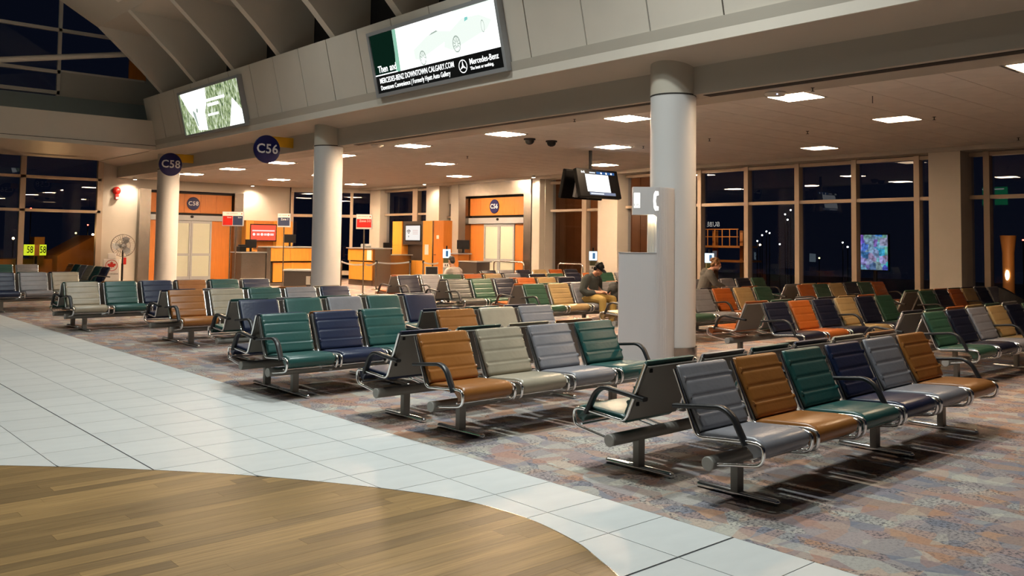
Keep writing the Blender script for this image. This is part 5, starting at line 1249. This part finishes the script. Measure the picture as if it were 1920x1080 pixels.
# ---- person with a laptop, partly behind a charging tower
p3 = empty('person', (14.62, 18.92, 0), pi); tag(p3, 'seated person in a pale striped shirt behind a charging tower, beside a laptop', 'person')
body = MB(); head(body, (0, -0.12, 1.20), 0.25); chain(body, [(0, -0.02, 1.0), (0, -0.08, 1.11)], [0.058, 0.05]); body.ell((0, 0.0, 0.9), (0.12, 0.09, 0.12)); chain(body, [(0, 0, 0.9), (0, -0.02, 1.0)], [0.08, 0.058])
for s_ in (-1, 1):
    chain(body, [(s_ * 0.12, -0.02, 0.95), (s_ * 0.24, -0.08, 0.72), (s_ * 0.14, -0.34, 0.66)], [0.045, 0.04, 0.026]); hand(body, (s_ * 0.14, -0.34, 0.66), (s_ * 0.10, -0.46, 0.64), -s_)
remesh(obj('body', body, 'skin', p3), 0.008, 2)
st = MB(); torso(st, (0, 0.05, 0.54), (0, 0.0, 0.88), (0, -0.03, 1.03), 1.05)
for s_ in (-1, 1): chain(st, [(s_ * 0.14, -0.01, 0.96), (s_ * 0.21, -0.01, 0.92), (s_ * 0.255, -0.07, 0.73), (s_ * 0.20, -0.2, 0.70)], [0.08, 0.078, 0.06, 0.05])
remesh(obj('shirt', st, 'shirt', p3), 0.012, 4)
ha = MB(); ha.ell((0, 0.025, 0.04), (0.085, 0.10, 0.09)); ha.ell((0, 0.06, -0.02), (0.078, 0.06, 0.085)); ha.xf(Matrix.Translation((0, -0.12, 1.205)) @ Matrix.Rotation(0.25, 4, 'X')); remesh(obj('hair', ha, 'hairblack', p3), 0.01, 3)
lg_ = MB(); lg_.ell((0, 0.05, 0.53), (0.17, 0.15, 0.09))
for s_ in (-1, 1): chain(lg_, [(s_ * 0.09, 0.0, 0.53), (s_ * 0.12, -0.40, 0.53), (s_ * 0.11, -0.38, 0.10)], [0.09, 0.07, 0.05]); chain(lg_, [(s_ * 0.11, -0.38, 0.06), (s_ * 0.12, -0.54, 0.045)], [0.045, 0.035])
remesh(obj('trousers', lg_, 'jeans', p3), 0.014, 3)
lt = empty('laptop', (14.15, 19.25, 0.80), pi - 0.5); tag(lt, 'open laptop with a pale lid edge beside the person in the striped shirt', 'laptop')
obj('keyboard_deck', MB().box(-0.17, -0.12, 0.0, 0.17, 0.12, 0.015), 'frame_alu', lt); obj('lid', MB().box(-0.17, 0.0, 0.0, 0.17, 0.01, 0.23), 'frame_alu', lt, loc=(0, -0.12, 0.012), rot=(0.25, 0, 0)); obj('lid_screen', MB().box(-0.16, 0.0105, 0.012, 0.16, 0.0125, 0.22), 'black', lt, loc=(0, -0.12, 0.012), rot=(0.25, 0, 0))
# ================================================================== OUTSIDE IN THE NIGHT
ZG = -4.0
g = MB().box(-60, YF + 0.4, ZG - 0.2, 160, 200, ZG).box(WX + 0.4, -80, ZG - 0.2, 160, YF + 0.4, ZG)
struct('ground_apron', g, mat('wet_asphalt', (0.02, 0.02, 0.022), 0.45, noise=0.3, nscale=0.3), label='dark airport apron outside the windows')
LC = dict(w=(1.0, 0.96, 0.85), o=(1.0, 0.62, 0.30), r=(1.0, 0.08, 0.05), y=(1.0, 0.90, 0.20))
LN = dict(w='white', o='amber', r='red', y='yellow')
LE = {c: emit('mast_lamp_' + c, LC[c], 30 if c in 'wo' else 16) for c in LC}
pts = [(70.0, 44.64, 3.03, 'w'), (70.0, 44.32, 2.88, 'w'), (70.0, 45.09, 2.69, 'w'), (70.0, 45.59, 2.16, 'w'), (70.0, 45.3, 1.82, 'o'), (70.0, 43.29, 1.89, 'w'), (70.0, 37.34, 2.08, 'w'), (70.0, 36.9, 1.72, 'w'), (70.0, 36.3, 2.22, 'w'),
       (70.0, 42.75, 4.54, 'w'), (70.0, 42.2, 4.91, 'w'), (70.0, 42.5, 4.06, 'w'), (70.0, 47.35, 1.85, 'o'), (70.0, 47.0, 2.88, 'w'), (70.0, 39.49, 0.74, 'y'), (70.0, 23.5, 2.38, 'r'), (70.0, 24.16, 1.76, 'w'),
       (15.96, 75.0, 1.57, 'o'), (16.54, 75.0, 1.58, 'r'), (17.68, 75.0, 1.59, 'o'), (20.33, 75.0, 2.04, 'y'), (17.08, 75.0, 3.86, 'r'), (21.2, 75.0, 2.7, 'r'), (21.6, 75.0, 1.94, 'o')]
rk = [p for p in pts]
for i, (x, y, z, c) in enumerate(pts):
    e = empty('light_mast', (x, y, ZG)); same = [q for q in pts if q[3] == c and (q[0] > 60) == (x > 60)]
    side = 'seen through the right windows' if x > 60 else 'seen through the far left window'
    srt = sorted(same, key=lambda q: (-q[1] if x > 60 else q[0])); n_ = srt.index((x, y, z, c))
    if len(srt) == 1: lab = 'distant %s apron light %s' % (LN[c], side)
    else:
        o_ = ['leftmost', 'second from left', 'third from left', 'fourth from left', 'fifth from left', 'sixth from left', 'seventh from left', 'eighth from left', 'ninth from left', 'tenth from left', 'eleventh from left', 'twelfth from left', 'thirteenth from left'][n_]
        lab = 'distant %s apron light, %s, %s' % (LN[c], o_, side)
    tag(e, lab, 'light', 'lights on the apron')
    h = z - ZG; obj('pole', MB().tube([(0, 0, 0), (0, 0, h)], 0.04, 6), 'black', e)
    r = 0.06 if c != 'o' else 0.085
    obj('lamp', MB().ell((0, 0, h), (r, r, r), 10, 7), LE[c], e, smooth=True)
# brown jet bridge right of gate C56
M['bridge'] = mat('brown_bridge_cladding', (0.30, 0.115, 0.035), 0.5, noise=0.1, nscale=2)
jb = empty('jet_bridge', (25.6, 23.2, ZG)); tag(jb, 'brown ribbed jet bridge outside the window right of gate C56', 'jet bridge')
for i in range(17): obj('cladding_panel', MB().box(-0.9, -3.5 + i * 0.42 + 0.01, 4.2, -0.82, -3.5 + (i + 1) * 0.42 - 0.01, 8.6), 'bridge', jb)
obj('tunnel', MB().box(-0.82, -3.5, 4.0, 1.2, 3.64, 8.7), 'bridge', jb); obj('support', MB().box(-0.3, -0.3, 0, 0.3, 0.3, 4.0), 'bridge', jb)
obj('lamp_cone', MB().lathe([(0.14, -0.32), (0.05, 0.0)], c=(-1.1, -1.3, 7.1), n=14), 'paper', jb, smooth=True)
d = bpy.data.lights.new('bridge_lamp', 'POINT'); d.energy = 95; d.color = (1.0, 0.62, 0.34); d.shadow_soft_size = 0.1
o = bpy.data.objects.new('bridge_lamp', d); COL.objects.link(o); o.location = (22.9, 22.3, 2.9)
# amber lit bridge and number boxes outside the far left window
M['amber'] = mat('amber_bridge_cladding', (0.50, 0.20, 0.035), 0.6, noise=0.15, nscale=1.5)
ab = empty('jet_bridge', (10.6, 42.6, ZG)); tag(ab, 'amber lit jet bridge with a sloping roof outside the far left window', 'jet bridge')
obj('low_tunnel', MB().box(-6.0, -0.5, 3.4, 0.2, 2.0, 4.75), 'amber', ab); obj('ramp', MB().prism([(-0.1, 3.4), (1.9, 3.4), (1.9, 5.8), (1.4, 5.8), (-0.1, 4.9)], 'y', -1.3, 1.5), 'amber', ab)
obj('tower', MB().box(-0.85, -0.6, 3.4, -0.45, 0.2, 5.7), 'amber', ab); obj('support', MB().box(-2.4, 0.2, 0, -1.9, 0.8, 3.4), 'amber', ab); obj('support', MB().box(0.6, -0.4, 0, 1.2, 0.4, 3.4), 'amber', ab)
d = bpy.data.lights.new('apron_fill', 'POINT'); d.energy = 110; d.color = (1.0, 0.55, 0.2); d.shadow_soft_size = 0.2  # unseen lamp added to light the amber bridge
o = bpy.data.objects.new('apron_fill', d); COL.objects.link(o); o.location = (9.6, 38.9, 1.9)
YB_ = emit('yellow_lit_sign', (0.85, 0.95, 0.03), 1.0)
nb = empty('stand_number_sign', (9.6, 42.0, ZG)); nb.location.y = 40.9; tag(nb, 'yellow lit cube sign showing the stand number 58 twice', 'sign')
obj('post', MB().tube([(0, 0.1, 0), (0, 0.1, 4.9)], 0.05, 8), 'black', nb); obj('middle', MB().box(-0.09, 0.0, 4.93, 0.1, 0.3, 5.38), 'amber', nb)
for (x0, x1) in ((-0.43, -0.09), (0.10, 0.36)):
    obj('lit_face', MB().box(x0, 0.0, 4.93, x1, 0.3, 5.38), YB_, nb)
    text('lettering', '58', 0.40, BLK, nb, ((x0 + x1) / 2, -0.004, 5.155), RX, sx=0.62, bold=0.004)
# orange boarding stairs beyond the right windows
gn = empty('boarding_stairs', (30.0, 21.1, ZG)); tag(gn, 'orange lit metal stairs with railings outside right of the front column', 'stairs')
M['gantry'] = mat('orange_stair_paint', (0.55, 0.22, 0.05), 0.5)
for (z0, y0, y1) in ((5.62, -1.1, 1.0), (5.05, -1.3, 0.5)): obj('platform', MB().box(-0.5, y0, z0, 0.7, y1, z0 + 0.08), 'gantry', gn)
for yy in (-0.95, -0.6, -0.25, 0.1, 0.45, 0.8): obj('rail_post', MB().tube([(-0.45, yy, 5.7), (-0.45, yy, 6.35)], 0.02, 6), 'gantry', gn)
for zz in (6.35, 6.05): obj('rail', MB().tube([(-0.45, -1.0, zz), (-0.45, 0.95, zz)], 0.02, 6), 'gantry', gn)
for yy in (-0.9, 0.4): obj('leg', MB().box(-0.1, yy - 0.07, 0, 0.1, yy + 0.07, 6.3), 'gantry', gn)
d = bpy.data.lights.new('stair_fill', 'POINT'); d.energy = 70; d.color = (1.0, 0.68, 0.4); d.shadow_soft_size = 0.1  # extra point light put in so the stairs show, no fixture
o = bpy.data.objects.new('stair_fill', d); COL.objects.link(o); o.location = (28.6, 20.6, 2.6)
# orange pillar at the right
op = empty('bridge_column', (28.0, 9.8, ZG)); tag(op, 'orange bridge column outside the rightmost window', 'column')
obj('shaft', MB().lathe([(0.15, 0), (0.16, 5.6), (0.22, 6.1)], n=16), 'gantry', op, smooth=True); obj('foot', MB().lathe([(0.4, 0), (0.4, 0.2), (0.15, 0.5)], n=16), 'gantry', op, smooth=True); obj('glowing_reflector', MB().ell((-0.17, -0.02, 4.95), (0.03, 0.05, 0.14), 8, 6), LE['w'], op)  # bright spot on the shaft glows by emission, it is no lamp
d = bpy.data.lights.new('column_fill', 'POINT'); d.energy = 22; d.color = (1.0, 0.62, 0.3); d.shadow_soft_size = 0.1  # added light for the orange shaft, without a real source
o = bpy.data.objects.new('column_fill', d); COL.objects.link(o); o.location = (26.9, 9.4, 1.4)
# colourful lit display
def collage_mat():
    m = bpy.data.materials.new('collage_display'); m.use_nodes = True; nt = m.node_tree; N = nt.nodes; L = nt.links
    N.clear(); o = N.new('ShaderNodeOutputMaterial'); e = N.new('ShaderNodeEmission'); tc = N.new('ShaderNodeTexCoord')
    v = N.new('ShaderNodeTexVoronoi'); v.distance = 'CHEBYCHEV'; v.inputs['Scale'].default_value = 4.5; L.new(tc.outputs['Object'], v.inputs['Vector'])
    hs = N.new('ShaderNodeMix'); hs.data_type = 'RGBA'; hs.inputs[0].default_value = 0.4; L.new(v.outputs['Color'], hs.inputs[6]); hs.inputs[7].default_value = (0.15, 0.35, 1.0, 1)
    n2 = N.new('ShaderNodeTexNoise'); n2.inputs['Scale'].default_value = 10; L.new(tc.outputs['Object'], n2.inputs['Vector'])
    mr = N.new('ShaderNodeMapRange'); mr.inputs[1].default_value = 0.35; mr.inputs[2].default_value = 0.65; mr.inputs[3].default_value = 0.3; mr.inputs[4].default_value = 0.9; L.new(n2.outputs[0], mr.inputs[0])
    L.new(hs.outputs[2], e.inputs[0]); L.new(mr.outputs[0], e.inputs[1]); L.new(e.outputs[0], o.inputs[0]); return m
cd = empty('lit_display', (27.0, 13.35, ZG)); tag(cd, 'tall blue and white picture display glowing beyond the right windows', 'display')
obj('screen', MB().box(-0.03, -0.43, 5.0, 0.0, 0.43, 6.1), collage_mat(), cd); obj('back', MB().box(0.0, -0.46, 4.96, 0.1, 0.46, 6.14), 'black', cd); obj('post', MB().box(0.02, -0.05, 0, 0.1, 0.05, 5.0), 'black', cd)
# lit shop signs on the other side of the concourse, seen mirrored in the windows
gs = empty('shop_sign', (-7.95, 19.5, 4.5)); tag(gs, 'green lit shop sign across the concourse, mirrored in the right windows', 'sign')
obj('lit_face', MB().box(0.0, -1.85, -0.45, 0.05, 1.85, 0.5), emit('green_sign_light', (0.02, 0.55, 0.16), 1.8), gs); obj('white_band', MB().box(0.05, -1.7, 0.36, 0.06, 1.7, 0.42), emit('sign_white', (1, 1, 1), 3.0), gs); obj('white_mark', MB().ell((0.06, 0.2, 0.0), (0.02, 0.2, 0.22), 12, 8), emit('sign_white', (1, 1, 1), 3.0), gs)
bs = empty('shop_sign', (-3.0, 32.8, 3.0)); tag(bs, 'white lit lettering BUBB hanging across the concourse, mirrored in the windows', 'sign')
obj('board', MB().box(-0.08, -0.75, -0.3, 0.0, 0.75, 0.3), 'black', bs)
for yy in (-0.6, 0.6): obj('hanger', MB().tube([(-0.04, yy, 0.3), (-0.04, yy, 1.62)], 0.012, 6), 'black', bs)
text('lettering', 'BUBB', 0.42, emit('bubb_light', (1, 0.98, 0.9), 9.0), bs, (0.004, 0, 0), (pi / 2, 0, pi / 2), bold=0.004)

# recessed round downlights near the podiums
DLM = emit('downlight_bulb', (1.0, 0.82, 0.6), 25)
for (x, y, w) in [(15.29, 31.99, 'left over podium C58'), (16.43, 31.49, 'over the red screen'), (16.39, 30.15, 'just left of the second column'), (17.84, 30.18, 'just right of the second column'), (20.0, 32.4, 'farthest, by the corner window'), (17.84, 28.78, 'over podium C56')]:
    e = empty('downlight', (x, y, ZC)); tag(e, 'small round recessed downlight ' + w, 'downlight', 'round downlights near the podiums')
    obj('trim_ring', MB().lathe([(0.10, -0.012), (0.13, -0.008), (0.13, 0.002)], n=20), 'panel', e, smooth=True); obj('bulb', MB().lathe([(0.10, -0.006), (0.10, -0.010)], n=20), DLM, e)
    d = bpy.data.lights.new('downlight_lamp', 'SPOT'); d.energy = 130; d.color = (1.0, 0.74, 0.48); d.spot_size = radians(120); d.spot_blend = 0.7; d.shadow_soft_size = 0.09
    o = bpy.data.objects.new('downlight_lamp', d); COL.objects.link(o); o.location = (x, y, ZC - 0.03)
